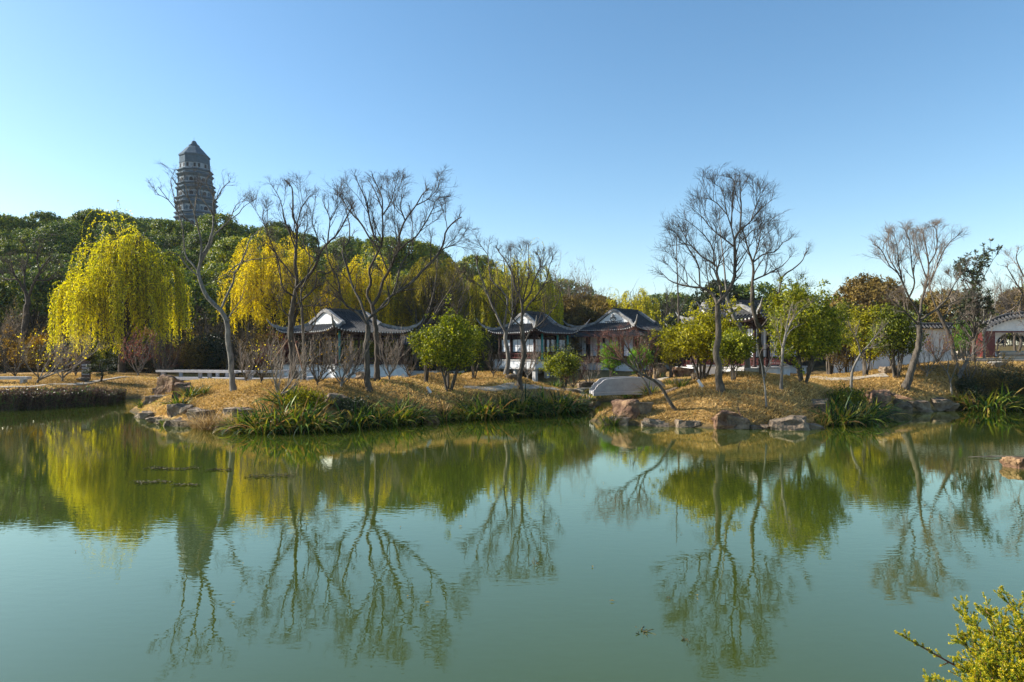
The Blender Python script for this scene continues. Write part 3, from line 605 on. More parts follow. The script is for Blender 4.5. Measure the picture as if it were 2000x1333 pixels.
    nxc = ncol; nyc = ncol
    def column(x, y, c):
        m_ = MB(); m_.tubes(np.array([(x, y, fl), (x, y, fl + .12), (x, y, fl + .13), (x, y, zt)]), np.array([.15, .15, .10, .10]), 10, cap=True); m_.build('column', M[c], root, smooth=True)
    xs = np.linspace(-cx, cx, nxc); ys = np.linspace(-cy, cy, nyc)
    for i, x in enumerate(xs):
        for s in (-1, 1): column(x, s * cy, 'wood')
    for y in ys[1:-1]:
        for s in (-1, 1): column(s * cx, y, 'wood')
    be = MB()
    for z0, z1 in ((zt - .32, zt - .06), (zt - .62, zt - .52)):
        for s in (-1, 1): be.box(-cx, cx, s * cy - .05, s * cy + .05, z0, z1); be.box(s * cx - .05, s * cx + .05, -cy - .004, cy + .004, z0 + .004, z1 - .004)
    for x in np.arange(-cx, cx, .22):
        for s in (-1, 1): be.box(x - .015, x + .015, s * cy - .02, s * cy + .02, zt - .52, zt - .32)
    for y in np.arange(-cy, cy, .22):
        for s in (-1, 1): be.box(s * cx - .02, s * cx + .02, y - .015, y + .015, zt - .52, zt - .32)
    be.build('lintel_lattice', M['wood'], root)
    ra = MB()
    for s in (-1, 1):
        for z in (.12, .48): ra.box(-cx, cx, s * cy - .035, s * cy + .035, fl + z, fl + z + .05); ra.box(s * cx - .035, s * cx + .035, -cy + .002, cy - .002, fl + z + .003, fl + z + .047)
    for x in np.arange(-cx + .1, cx, .16):
        for s in (-1, 1): ra.box(x - .014, x + .014, s * cy - .014, s * cy + .014, fl + .17, fl + .48)
    for y in np.arange(-cy + .1, cy, .16):
        for s in (-1, 1): ra.box(s * cx - .014, s * cx + .014, y - .014, y + .014, fl + .17, fl + .48)
    ra.build('balustrade', M['wood' if name == 'water_pavilion' else 'red'], root)  # water pavilion rails take the dark wood as painted under-eave shade
    core = MB(); core.box(-cx + .7, cx - .7, -cy + .7, cy - .7, fl, fl + .02); core.build('floor', M['stone'], root)
    if panes:
        # tall framed windows between the columns, set on an inner line
        for side, cnt in panes:
            if side in ('-y', '+y'): L_, fx = cx, (-1 if side[0] == '-' else 1) * (cy - .12)
            else: L_, fx = cy, (-1 if side[0] == '-' else 1) * (cx - .12)
            wd = 2 * L_ / cnt
            for i in range(cnt):
                c0 = -L_ + wd * i + .1; c1 = c0 + wd - .2; z0, z1 = fl + .62, zt - .66
                def bx(mb, p0, p1, q0, q1, d=.025):
                    if side[1] == 'y': mb.box(p0, p1, fx - d, fx + d, q0, q1)
                    else: mb.box(fx - d, fx + d, p0, p1, q0, q1)
                fr = MB(); t = .045; bx(fr, c0, c0 + t, z0, z1); bx(fr, c1 - t, c1, z0, z1); bx(fr, c0 + t, c1 - t, z0, z0 + t); bx(fr, c0 + t, c1 - t, z1 - t, z1); bx(fr, (c0 + c1) / 2 - .015, (c0 + c1) / 2 + .015, z0 + t, z1 - t); bx(fr, c0 + t, (c0 + c1) / 2 - .015, z0 + .5, z0 + .53); bx(fr, (c0 + c1) / 2 + .015, c1 - t, z0 + .5, z0 + .53)
                fo_ = fr.build('window', M['wood'], root); pn = MB(); bx(pn, c0 + t, c1 - t, z0 + t, z1 - t, .008); pn.build('pane', M['pane'], fo_)
    # plinth
    pa, pb = a - .35 + plinth_out, b - .35 + plinth_out
    pl = MB(); pl.box(-pa, pa, -pb, pb, plz, fl - .10); pl.build('plinth', M['white'], root)
    cp = MB(); cp.box(-pa - .06, pa + .06, -pb - .06, pb + .06, fl - .10, fl); cp.box(-pa - .03, pa + .03, -pb - .03, pb + .03, plz - .12, plz); cp.build('coping_slab', M['stone'], root)
    if piers:
        for x in np.linspace(-pa + .3, pa - .3, 4):
            for y in (-pb + .25, 0, pb - .25):
                p = MB(); p.box(x - .16, x + .16, y - .16, y + .16, -1.2, plz - .12); p.build('pier', M['stone'], root)
    return root
pavilion('water_pavilion', 'leftmost pavilion, dark tiled roof with white gable, on a white plinth behind twin trunks', (-12.0, 46.0), 48, 6.9, 7.6, 4.15, 1.65, 1.78, 1.0, inset=1.75, horn=.75, col='wood', group=None)
pavilion('lattice_pavilion', 'middle pavilion with two rounded ridge humps, teal pillars and white window panels', (1.9, 55), 48, 5.9, 5.4, 4.35, 1.75, 2.12, 1.45, inset=1.5, horn=1.0, panes=(('-y', 4), ('+y', 4), ('-x', 3), ('+x', 3)), ncol=4)
pavilion('gabled_hall', 'grey tiled hall whose white gable carries a dark relief, above the small stone bridge', (10.75, 59.5), 46, 7.6, 7.2, 4.75, 1.95, 1.75, 1.1, inset=1.75, horn=.95, gable_pat=True, skirt=True, ncol=5, panes=(('-x', 5),))
pavilion('tall_roofed_pavilion', 'pavilion with pale curved roof horns, just right of the tallest bare tree', (15.2, 42.0), 40, 4.8, 3.6, 4.75, 1.0, 1.75, 1.0, inset=.8, gmat='tile', horn=.8, up=.5, tipcol='ridge', ncol=3, panes=(('-y', 3), ('-x', 3)), piers=False, rib=.26)
pavilion('long_roofed_hall', 'long low hall with a straight dark ridge behind the tallest bare tree', (12.9, 48.2), -3, 8.2, 4.6, 4.9, 1.5, 1.75, .9, inset=1.1, horn=.6, ncol=6, panes=(('-y', 6),), piers=False, rib=.26)
pavilion('garden_kiosk', 'small low tiled kiosk roof just right of the gabled hall', (15.0, 55.0), 20, 4.5, 4.0, 4.4, 1.1, 1.5, .9, inset=.9, horn=.5, ncol=3, piers=False)
for x, y, c in ((.6, 56.6, 'teal'), (4.3, 58.1, 'teal'), (-12.8, 47.2, 'teal')):
    pass
# teal pillars on the middle pavilion, right-front face
def extra_cols(rootname, pts, mat, z0, z1, r=.09):
    root = bpy.data.objects[rootname]
    for x, y in pts:
        m_ = MB(); m_.tubes(np.array([(x, y, z0), (x, y, z1)]), np.array([r, r]), 10, cap=True); m_.build('painted_column', M[mat], root, smooth=True)
extra_cols('lattice_pavilion', [(-1.45, -2.15), (.6, -2.15), (2.0, -2.15)], 'teal', 2.12, 4.45)
extra_cols('water_pavilion', [(-.4, -3.15), (-2.6, -3.15)], 'teal', 1.78, 4.2)
# lower corridor roof joined behind the left pavilion
cr = empty('corridor', (-6.6, 55.5, 0), rad(5), 'low tiled corridor roof at the right end of the leftmost pavilion', 'corridor')
m_ = MB(); m_.add([(-2.6, -1.3, 3.35), (2.6, -1.3, 3.35), (2.6, 0, 4.0), (-2.6, 0, 4.0), (2.6, 1.3, 3.35), (-2.6, 1.3, 3.35)], Q=[(0, 1, 2, 3), (3, 2, 4, 5)]); m_.build('roof', M['tile'], cr)
m_ = MB(); P = []
for x in np.arange(-2.6, 2.61, .18):
    for s in (-1, 1): P.append([(x, s * 1.33, 3.37), (x, 0, 4.03)])
m_.tubes(np.array(P, float), np.full((len(P), 2), .05), 5); tag(m_.build('tile_courses', M['tile'], cr), kind='stuff')
for x in (-2.3, 0, 2.3):
    for s in (-1, 1): m_ = MB(); m_.tubes(np.array([(x, s * 1.0, .6), (x, s * 1.0, 3.45)]), np.array([.08, .08]), 8); m_.build('column', M['wood'], cr)
m_ = MB(); m_.box(-2.7, 2.7, -1.2, 1.2, .6, 1.2); m_.build('plinth', M['stone'], cr)
# ------------------------------------------------------------------ pagoda on the hill
PY = 250.; PX = (385 - 1000) / F * PY; s_ = PY / F
def pz(py): return CH + (HZ - py) / F * PY
pag = empty('brick_pagoda', (PX, PY, pz(470)), rad(9), 'leaning octagonal brick pagoda rising above the wooded hill', 'pagoda')
zb0 = pz(470)
def lean(z): return -(z - pz(440)) * .035
def octo(mb, prof, m=0):   # prof [(r,z)...]
    V = []; n = len(prof)
    for r, z in prof:
        for k in range(8):
            an = rad(22.5 + 45 * k); V.append((r * math.cos(an) + lean(z), r * math.sin(an), z - zb0))
    q = []
    for i in range(n - 1):
        for k in range(8): q.append((8 * i + k, 8 * i + (k + 1) % 8, 8 * i + 8 + (k + 1) % 8, 8 * i + 8 + k))
    mb.add(V, Q=q, m=m)
# storeys: (y_bottom, y_top_of_wall, half width px bottom, eave y, top)
levels = [(470, 446, 36.5), (446, 417, 36), (417, 388, 34.5), (388, 361, 32), (361, 334, 29.5)]
for (yb, yt, hw) in levels:
    r = hw * s_ * 1.045; z0, z1 = pz(yb), pz(yt); h = z1 - z0
    st = MB(); octo(st, [(r * .985, z0), (r * .97, z0 + h * .42)]); st.build('storey_wall', M['plaster'], pag)
    ev = MB(); octo(ev, [(r * .97, z0 + h * .42), (r * 1.03, z0 + h * .46), (r * 1.04, z0 + h * .50), (r * 1.11, z0 + h * .57), (r * 1.12, z0 + h * .62), (r * .985, z0 + h * .74), (r * .985, z0 + h * .78), (r * 1.03, z0 + h * .82), (r * 1.09, z0 + h * .87), (r * 1.09, z0 + h * .92), (r * .96, z0 + h * 1.0)]); ev.build('brick_eave', M['brick'], pag)
    rib_ = MB(); octo(rib_, [(r * .99, z0 + h * .765), (r * 1.0, z0 + h * .77), (r * 1.0, z0 + h * .795), (r * .99, z0 + h * .80)]); rib_.build('string_course', M['plaster'], pag)
    # arched niches and corner piers on every face
    for k in range(8):
        an = rad(45 * k); rin = r * .98 * math.cos(rad(22.5)); t = np.array([-math.sin(an), math.cos(an), 0]); o = np.array([math.cos(an), math.sin(an), 0]); lw = r * .13; zc = z0 - zb0 + h * .05; hh = h * .24
        for c_, fw in ((0, 1.0), (-r * .24, .6), (r * .24, .6)):
            w_ = lw * fw * .8; prof = [(-w_, 0), (w_, 0), (w_, hh * .7), (w_ * .6, hh * .95), (0, hh * 1.1), (-w_ * .6, hh * .95), (-w_, hh * .7)]
            base = o * (rin + .02) + np.array([lean(z0), 0, zc]); V = [base + t * (c_ + p) + np.array([0, 0, z]) for p, z in prof] + [base + o * .12 + t * (c_ + p) + np.array([0, 0, z]) for p, z in prof]
            q = [(i, (i + 1) % 7, 7 + (i + 1) % 7, 7 + i) for i in range(7)]; d_ = MB(); d_.add(V, Q=q, T=[(7, 7 + i, 8 + i) for i in range(1, 6)]); d_.build('niche', M['dark' if fw == 1 else 'brick'], pag)
        p_ = MB(); an2 = rad(22.5 + 45 * k); c = np.array([math.cos(an2), math.sin(an2), 0]) * r * .975; p_.tubes(np.array([c + [lean(z0), 0, z0 - zb0], c * .99 + [lean(z1), 0, z0 - zb0 + h * .42]]), np.array([.28, .28]), 6); p_.build('corner_pier', M['brick'], pag)
# plain top storey
r = 27.0 * s_ * 1.04; z0, z1 = pz(334), pz(309)
st = MB(); octo(st, [(r, z0), (r * .985, z0 + (z1 - z0) * .42)]); st.build('storey_wall', M['plaster'], pag)
st = MB(); octo(st, [(r * .985, z0 + (z1 - z0) * .42), (r * 1.01, z0 + (z1 - z0) * .43), (r * 1.01, z0 + (z1 - z0) * .49), (r * .98, z0 + (z1 - z0) * .5), (r * .97, z1)]); st.build('upper_wall', M['brick'], pag)
for k in range(8):
    an = rad(45 * k); rin = r * .985 * math.cos(rad(22.5)); t = np.array([-math.sin(an), math.cos(an), 0]); o = np.array([math.cos(an), math.sin(an), 0])
    for c_ in (-.55, .55):
        d_ = MB(); base = o * (rin + .03) + t * c_ * r * .42 + np.array([lean(z0), 0, z0 - zb0 + .4]); w_ = r * .07; V = [base + t * a_ + o * e_ + np.array([0, 0, z]) for e_ in (0, .1) for a_, z in ((-w_, 0), (w_, 0), (w_, 1.3), (-w_, 1.3))]; d_.add(V, Q=[(4, 5, 6, 7), (0, 1, 5, 4), (1, 2, 6, 5), (2, 3, 7, 6), (3, 0, 4, 7)]); d_.build('niche', M['dark'], pag)
tp = MB(); octo(tp, [(r * .97, pz(309)), (r * 1.02, pz(308.5)), (r * 1.02, pz(306)), (r * .80, pz(300)), (r * .55, pz(292)), (r * .34, pz(287)), (r * .36, pz(286.5)), (r * .36, pz(285)), (r * .27, pz(284.5))]); tp.build('tent_roof', M['brick'], pag)
tp = MB(); octo(tp, [(r * .27, pz(284.5)), (r * .20, pz(281)), (r * .15, pz(278)), (r * .13, pz(276.8)), (r * .05, pz(275.8)), (0.01, pz(275.7))]); tp.build('finial', M['brick'], pag)
rd = MB(); rd.tubes(np.array([(lean(pz(276)), 0, pz(277) - zb0), (lean(pz(276)), 0, pz(269) - zb0)]), np.array([.05, .04]), 5); rd.build('lightning_rod', M['dark'], pag)
# ------------------------------------------------------------------ walls and gate on the right
def coping(mb, x0, x1, y, z, d=.42):
    mb.add([(x0, y - d, z), (x1, y - d, z), (x1, y, z + .26), (x0, y, z + .26), (x1, y + d, z), (x0, y + d, z)], Q=[(0, 1, 2, 3), (3, 2, 4, 5), (0, 5, 4, 1)], T=[(0, 3, 5), (1, 4, 2)])
    P = [];
    for x in np.arange(x0 + .1, x1, .24): P += [[(x, y - d - .03, z + .02), (x, y, z + .28)], [(x, y + d + .03, z + .02), (x, y, z + .28)]]
    mb.tubes(np.array(P), np.full((len(P), 2), .07), 6, cap=True)
    mb.tubes(np.array([[(x0, y, z + .32), (x1, y, z + .32)]]), np.full((1, 2), .11), 6, cap=True)
wl = empty('garden_wall', (0, 0, 0), 0, 'long white garden wall with black tile coping behind the right hand shrubs', 'wall')
Yw = 47.0; xa, xb = (1628 - 1000) / F * Yw, (1868 - 1000) / F * Yw
for (p0, p1, top, yo) in ((xa, 26.4, 4.05, 0), (26.4, xb, 4.35, .6)):
    m_ = MB(); m_.box(p0, p1, Yw + yo - .14, Yw + yo + .14, .7, top); m_.build('wall_panel', M['white_old'], wl)
    m_ = MB(); m_.box(p0 - .02, p1 + .02, Yw + yo - .18, Yw + yo + .18, .6, 1.35); m_.build('wall_base', M['stone'], wl)
    m_ = MB(); coping(m_, p0 - .1, p1 + .1, Yw + yo, top); m_.build('tile_coping', M['tile'], wl)
for x in (20.6, 23.4, 26.0):
    m_ = MB(); m_.box(x - .06, x + .06, Yw - .2, Yw - .141, 1.36, 4.0); m_.build('post', M['wood'], wl)
# gate: curved-top white wall over a square portal, moon opening in a second wall behind
Yg = 52.0; gx0 = (1922 - 1000) / F * Yg; gx1 = gx0 + 5.9; gcx = (gx0 + gx1) / 2; gz = 1.95
gt = empty('moon_gate', (gcx, Yg, gz), 0, 'white gateway with arched tile coping and dark red portal at the right edge', 'gate')
hwid = (gx1 - gx0) / 2; sp0, sp1 = -hwid + .35, hwid - .35
def arc(x): return 2.42 + .98 * (1 - (x / (hwid + .35)) ** 2)
m_ = MB(); xs = np.linspace(-hwid - .1, hwid + .1, 21); V = []
for d in (-.16, .16):
    for x in xs: V += [(x, d, 2.35), (x, d, arc(x))]
q = []
for i in range(20): q += [(2 * i, 2 * i + 2, 2 * i + 3, 2 * i + 1), (42 + 2 * i, 42 + 2 * i + 1, 42 + 2 * i + 3, 42 + 2 * i + 2), (2 * i, 42 + 2 * i, 44 + 2 * i, 2 * i + 2)]
m_.add(V, Q=q); m_.build('arched_lintel', M['white'], gt)
m_ = MB(); m_.box(-hwid, hwid, -.2, -.165, 2.27, 2.38); m_.build('lintel_edge', M['red'], gt)
for s in (-1, 1):
    m_ = MB(); m_.box(s * (hwid - .32) - .42, s * (hwid - .32) + .42, -.155, 1.45, -.5, 2.35); m_.build('gate_pier', M['red'], gt)
m_ = MB(); P = []
xs2 = np.linspace(-hwid - .35, hwid + .35, 25)
for x in xs2: P += [[(x, -.62, arc(x) + .02), (x, 0, arc(x) + .3)], [(x, .62, arc(x) + .02), (x, 0, arc(x) + .3)]]
m_.tubes(np.array(P), np.full((len(P), 2), .085), 6, cap=True); m_.build('coping_tiles', M['tile'], gt, smooth=True)
m_ = MB(); V = []
for x in xs2: V += [(x, -.6, arc(x)), (x, 0, arc(x) + .27), (x, .6, arc(x))]
q = []
for i in range(24): q += [(3 * i, 3 * i + 3, 3 * i + 4, 3 * i + 1), (3 * i + 1, 3 * i + 4, 3 * i + 5, 3 * i + 2), (3 * i, 3 * i + 2, 3 * i + 5, 3 * i + 3)]
m_.add(V, Q=q); m_.tubes(np.array([[(x, 0, arc(x) + .36) for x in xs2]]), np.full((1, 25), .12), 6); m_.build('coping', M['tile'], gt)
# moon wall
m_ = MB(); mr_ = 1.42; mc = 1.15; N_ = 48; V = []; ang = np.linspace(0, 2 * np.pi, N_, endpoint=False)
def sqr(t):
    c, s = math.cos(t), math.sin(t); k = min((hwid - .7) / max(abs(c), 1e-6), (1.25 if s > 0 else 1.65) / max(abs(s), 1e-6)); return c * k, mc + s * k
for d in (1.0, 1.22):
    for t in ang: V.append((mr_ * math.cos(t), d, mc + mr_ * .82 * math.sin(t) if math.sin(t) > 0 else mc + mr_ * math.sin(t)))
    for t in ang: x, z = sqr(t); V.append((x, d, z))
q = []
for i in range(N_):
    j = (i + 1) % N_; q += [(i, j, N_ + j, N_ + i), (2 * N_ + i, 3 * N_ + i, 3 * N_ + j, 2 * N_ + j), (i, 2 * N_ + i, 2 * N_ + j, j)]
m_.add(V, Q=q); m_.build('moon_wall', M['white'], gt)
# steps and paving through the gate
pv = MB()
for i, (y0, y1, z) in enumerate(((46.5, 49.2, 1.92), (49.2, 51.6, 2.02), (51.6, 55, 2.14), (55, 58.5, 2.28), (58.5, 64, 2.45), (64, 84, 2.6))):
    X0 = .70 * y0 - 1 if i < 2 else .715 * y0; pv.box(X0, X0 + 9, y0, y1 - .02, z - .35, z + .28)
tag(pv.build('paved_steps', M['path']), kind='structure')
# ------------------------------------------------------------------ traced bare trees
traced_tree('bare_tree', 'pale leaning bare tree with a bent trunk at the left tip of the island', (456, 764), [
 (17, 10, [(456, 764), (450, 700), (445, 650), (441, 625), (430, 605), (405, 582), (392, 552), (387, 530)]),
 (10, 4, [(387, 530), (395, 500), (407, 480), (415, 450), (417, 425), (417, 398), (419, 374)]),
 (5, 1.5, [(417, 398), (422, 391), (435, 367), (450, 355)]), (4, 1.2, [(417, 385), (403, 357), (408, 343)]), (4, 1.2, [(415, 416), (402, 398), (390, 380), (394, 360)]),
 (8, 2, [(387, 530), (392, 505), (393, 475), (388, 450), (380, 418), (371, 391), (351, 368), (336, 348)]), (3.5, 1, [(371, 391), (362, 361), (357, 350)]), (3.5, 1, [(380, 415), (384, 382), (388, 368)]),
 (6, 1.8, [(388, 532), (375, 515), (362, 498), (358, 455), (355, 435), (345, 412), (328, 390), (309, 365)]), (3.5, 1, [(343, 411), (340, 385), (333, 358), (335, 346)]), (3, 1, [(328, 390), (315, 383), (303, 380)]),
 (4, 1.2, [(384, 446), (363, 427), (350, 403), (341, 392)]), (5, 1.2, [(390, 545), (370, 525), (350, 500), (332, 492)]),
 (7, 1.8, [(430, 602), (442, 580), (457, 548), (456, 536), (467, 521), (481, 490), (487, 470), (510, 446), (533, 427)]), (5, 1.5, [(456, 536), (448, 531), (462, 518), (490, 508), (520, 505), (545, 498)]),
 (6, 1.6, [(393, 518), (410, 482), (417, 462), (430, 448), (452, 428), (468, 416), (476, 404), (502, 388)]), (4, 1.2, [(445, 628), (458, 604), (470, 585), (478, 562)]), (3, 1, [(405, 560), (422, 546), (440, 536), (452, 540)]),
 (3.5, 1, [(452, 428), (462, 400), (480, 392)])], 11, 'bark_pale', 'twig', .5, twl=.75)
traced_tree('bare_tree', 'bare tree with narrow upright trunk and tall sprays, left of the white gable', (577, 737), [
 (20, 14, [(577, 737), (571, 700), (568, 655), (570, 605), (575, 580)]),
 (11, 3, [(575, 580), (579, 550), (577, 505), (579, 470), (580, 440), (572, 425), (572, 402), (570, 367), (558, 352)]), (4, 1.2, [(580, 440), (587, 412), (592, 400), (605, 384)]), (5, 1.3, [(579, 490), (562, 445), (555, 430), (550, 400), (542, 380), (528, 358)]),
 (11, 3, [(578, 572), (585, 557), (610, 530), (620, 510), (625, 495), (640, 475), (657, 460), (677, 425), (692, 395)]), (5, 1.3, [(625, 495), (622, 475), (617, 455), (610, 430), (617, 384)]), (5, 1.3, [(640, 475), (642, 455), (644, 427), (635, 405), (630, 392)]), (3, 1, [(644, 427), (657, 410), (660, 385)]),
 (6, 1.5, [(572, 575), (552, 562), (545, 517), (532, 480), (522, 450), (522, 417), (520, 390)]), (3.5, 1, [(522, 450), (512, 424), (520, 405)]), (5, 1.3, [(577, 545), (545, 505), (530, 485), (515, 470)]),
 (8, 2, [(572, 605), (578, 594), (595, 582), (615, 562), (620, 530), (640, 535), (657, 522), (680, 512)]), (5, 1.5, [(566, 622), (552, 605), (550, 580), (556, 570)]), (5, 1.5, [(573, 600), (600, 598), (635, 596), (660, 580)]),
 (4, 1.2, [(620, 512), (600, 495), (592, 470), (600, 440), (598, 410)])], 12, 'bark', 'twig', 1.0)
traced_tree('bare_tree', 'thin bare tree standing close behind the stake supported trunk', (594, 737), [
 (11, 8, [(594, 737), (594, 690), (591, 640), (590, 600)]), (6, 1.5, [(590, 600), (588, 570), (600, 540), (604, 500), (598, 470)]), (5, 1.2, [(591, 650), (605, 648), (618, 625), (612, 600), (625, 585), (640, 560), (655, 550)]), (4, 1, [(590, 610), (575, 560), (560, 530)])], 13, 'bark', 'twig', .8)
traced_tree('bare_tree', 'large bare tree forking low, crown spread like a vase, mid island', (721, 763), [
 (18, 15, [(721, 763), (717, 720), (716, 680), (718, 655), (719, 636)]),
 (9, 2, [(718, 636), (714, 618), (705, 592), (690, 562), (678, 522), (670, 502), (670, 485), (682, 470), (682, 435), (676, 410), (690, 397)]),
 (8, 2, [(717, 640), (700, 612), (675, 597), (665, 575), (660, 545), (647, 522), (640, 500), (637, 480), (630, 460)]),
 (13, 3, [(720, 626), (745, 600), (765, 577), (792, 562), (820, 535), (845, 510), (865, 480), (870, 455), (885, 435), (902, 424)]), (3.5, 1, [(865, 490), (885, 480), (905, 484)]), (3, 1, [(872, 450), (870, 425), (862, 400)]),
 (7, 2, [(765, 577), (775, 555), (782, 520), (795, 500), (805, 485), (806, 440), (800, 410)]), (6, 1.5, [(735, 604), (760, 590), (757, 560), (745, 530)])], 14, 'bark', 'twig', 1.0)
traced_tree('bare_tree', 'tall dark bare tree right behind the vase shaped one, reaching highest on the island', (738, 742), [
 (17, 12, [(738, 742), (736, 700), (735, 655), (731, 620), (727, 597)]),
 (9, 2.5, [(727, 597), (717, 575), (725, 550), (721, 530), (732, 505), (742, 485), (747, 470), (747, 422), (746, 387), (737, 365), (727, 343)]),
 (6, 1.5, [(742, 485), (725, 470), (705, 437), (685, 415), (668, 390), (660, 377)]), (6, 1.5, [(745, 478), (728, 455), (717, 402), (710, 380), (700, 360), (695, 348)]), (4, 1.2, [(746, 410), (733, 375), (720, 352)]), (5, 1.4, [(747, 422), (760, 402), (768, 380), (777, 346)]),
 (10, 2.5, [(727, 595), (742, 575), (747, 550), (757, 535), (770, 505), (780, 485), (779, 465), (785, 445), (792, 430), (812, 402), (825, 380), (838, 368)]), (5, 1.4, [(792, 430), (782, 405), (785, 385)]), (6, 1.5, [(780, 488), (795, 475), (812, 463), (830, 437), (845, 410), (852, 390), (869, 384)]), (4, 1.2, [(812, 402), (835, 390), (850, 375)]),
 (5, 1.4, [(757, 535), (745, 500), (735, 470), (730, 430), (722, 405)]), (4, 1.2, [(770, 505), (775, 470), (770, 430), (771, 400)])], 15, 'bark_dark', 'twig', 1.0)
traced_tree('bare_tree', 'bare tree with twin stems leaning apart, right of the round evergreen shrub', (988, 733), [
 (14, 11, [(988, 733), (993, 695), (988, 671), (988, 651)]), (8, 2, [(988, 651), (974, 624), (960, 594), (950, 568), (933, 524), (930, 500)]), (6, 1.5, [(988, 655), (996, 637), (1001, 605), (1000, 563), (997, 506), (999, 477)]),
 (6, 1.5, [(985, 640), (990, 600), (990, 583), (975, 563), (959, 546), (955, 517), (953, 493), (956, 469)]), (3.5, 1, [(953, 500), (945, 488), (937, 477)]), (4, 1, [(955, 575), (940, 560), (925, 550)])], 16, 'bark_pale', 'twig', .9)
traced_tree('bare_tree', 'wide fanned bare tree in front of the pavilion with two rounded humps', (1015, 759), [
 (15, 12, [(1015, 759), (1016, 732), (1024, 700), (1023, 680), (1020, 655), (1019, 629)]), (8, 2, [(1019, 629), (1020, 598), (1016, 581), (1005, 561), (1002, 539), (990, 513), (975, 493), (968, 480)]), (6, 1.5, [(1020, 600), (1036, 572), (1040, 557), (1056, 517), (1054, 506), (1048, 493)]),
 (6, 1.5, [(1021, 622), (1034, 594), (1050, 575), (1067, 546), (1074, 517), (1080, 505)]), (6, 1.5, [(1022, 680), (1029, 663), (1035, 647), (1053, 635), (1073, 614), (1090, 590), (1095, 565)]), (5, 1.3, [(1020, 598), (1032, 541), (1032, 502), (1032, 475)]), (5, 1.3, [(1019, 640), (1000, 620), (985, 590), (970, 575), (960, 555)]), (4, 1, [(1021, 590), (1012, 550), (1012, 520), (1008, 500)])], 17, 'bark', 'twig', .9)
traced_tree('bare_tree', 'tallest bare tree, thick dark trunk on the right hand mound', (1407, 763), [
 (22, 15, [(1408, 763), (1404, 732), (1398, 691), (1403, 661), (1402, 625), (1401, 595)]),
 (10, 1.5, [(1401, 593), (1391, 574), (1371, 562), (1360, 562), (1325, 555), (1308, 548), (1288, 529)]), (5, 1.3, [(1368, 560), (1364, 519), (1348, 491), (1328, 465), (1314, 450)]), (3.5, 1, [(1345, 558), (1340, 530), (1322, 510), (1300, 490)]),
 (13, 6, [(1401, 593), (1422, 568), (1434, 542), (1435, 505), (1435, 468), (1445, 451)]), (6, 1.5, [(1445, 451), (1448, 405), (1446, 377), (1459, 350)]), (5, 1.3, [(1435, 468), (1428, 442), (1419, 414), (1411, 371), (1398, 362)]), (5, 1.2, [(1436, 445), (1431, 391), (1434, 354), (1422, 343)]), (5, 1.3, [(1445, 451), (1465, 434), (1482, 411), (1508, 391)]), (3.5, 1, [(1465, 434), (1478, 398), (1492, 372)]),
 (5, 1.3, [(1433, 477), (1405, 460), (1385, 442), (1371, 423), (1351, 408)]), (4, 1.2, [(1419, 414), (1400, 397), (1382, 388), (1361, 387)]),
 (8, 2, [(1412, 580), (1405, 552), (1400, 534), (1397, 517), (1371, 502), (1345, 474), (1325, 438)]), (5, 1.3, [(1397, 517), (1394, 491), (1382, 468), (1360, 445), (1337, 428)]), (5, 1.3, [(1400, 530), (1410, 500), (1428, 482)]), (4, 1, [(1371, 502), (1350, 480), (1330, 478), (1312, 480)]), (4, 1.2, [(1434, 520), (1452, 500), (1470, 470), (1475, 440)])], 18, 'bark', 'twig', 1.1)
traced_tree('bare_tree', 'bare tree with a crooked forked trunk just right of the tallest one', (1490, 733), [
 (15, 12, [(1490, 733), (1486, 699), (1482, 665), (1482, 642), (1471, 605), (1469, 562)]), (9, 2, [(1469, 562), (1471, 519), (1462, 491), (1454, 460), (1448, 445)]), (8, 2, [(1482, 645), (1502, 619), (1519, 585), (1528, 542), (1550, 525), (1568, 508), (1576, 485)]), (5, 1.2, [(1471, 517), (1491, 497), (1516, 491), (1528, 474), (1540, 470)]),
 (5, 1.2, [(1474, 545), (1508, 531), (1531, 517), (1545, 500)]), (5, 1.2, [(1472, 515), (1482, 474), (1485, 451), (1478, 430)]), (5, 1.3, [(1508, 608), (1535, 595), (1555, 575), (1580, 560)]), (4, 1, [(1454, 470), (1470, 450), (1500, 445)])], 19, 'bark', 'twig', 1.0)
traced_tree('bare_tree', 'bare tree with a knobbly pale trunk leaning left over the round shrub', (1461, 727), [
 (17, 10, [(1461, 727), (1458, 681), (1455, 657), (1436, 625), (1431, 611), (1423, 591), (1419, 573)]), (6, 1.2, [(1420, 576), (1414, 519), (1408, 462), (1405, 411)]), (5, 1.2, [(1434, 613), (1420, 611), (1405, 610)]), (5, 1.2, [(1419, 575), (1390, 540), (1385, 500)])], 20, 'bark_pale', 'twig', .7)
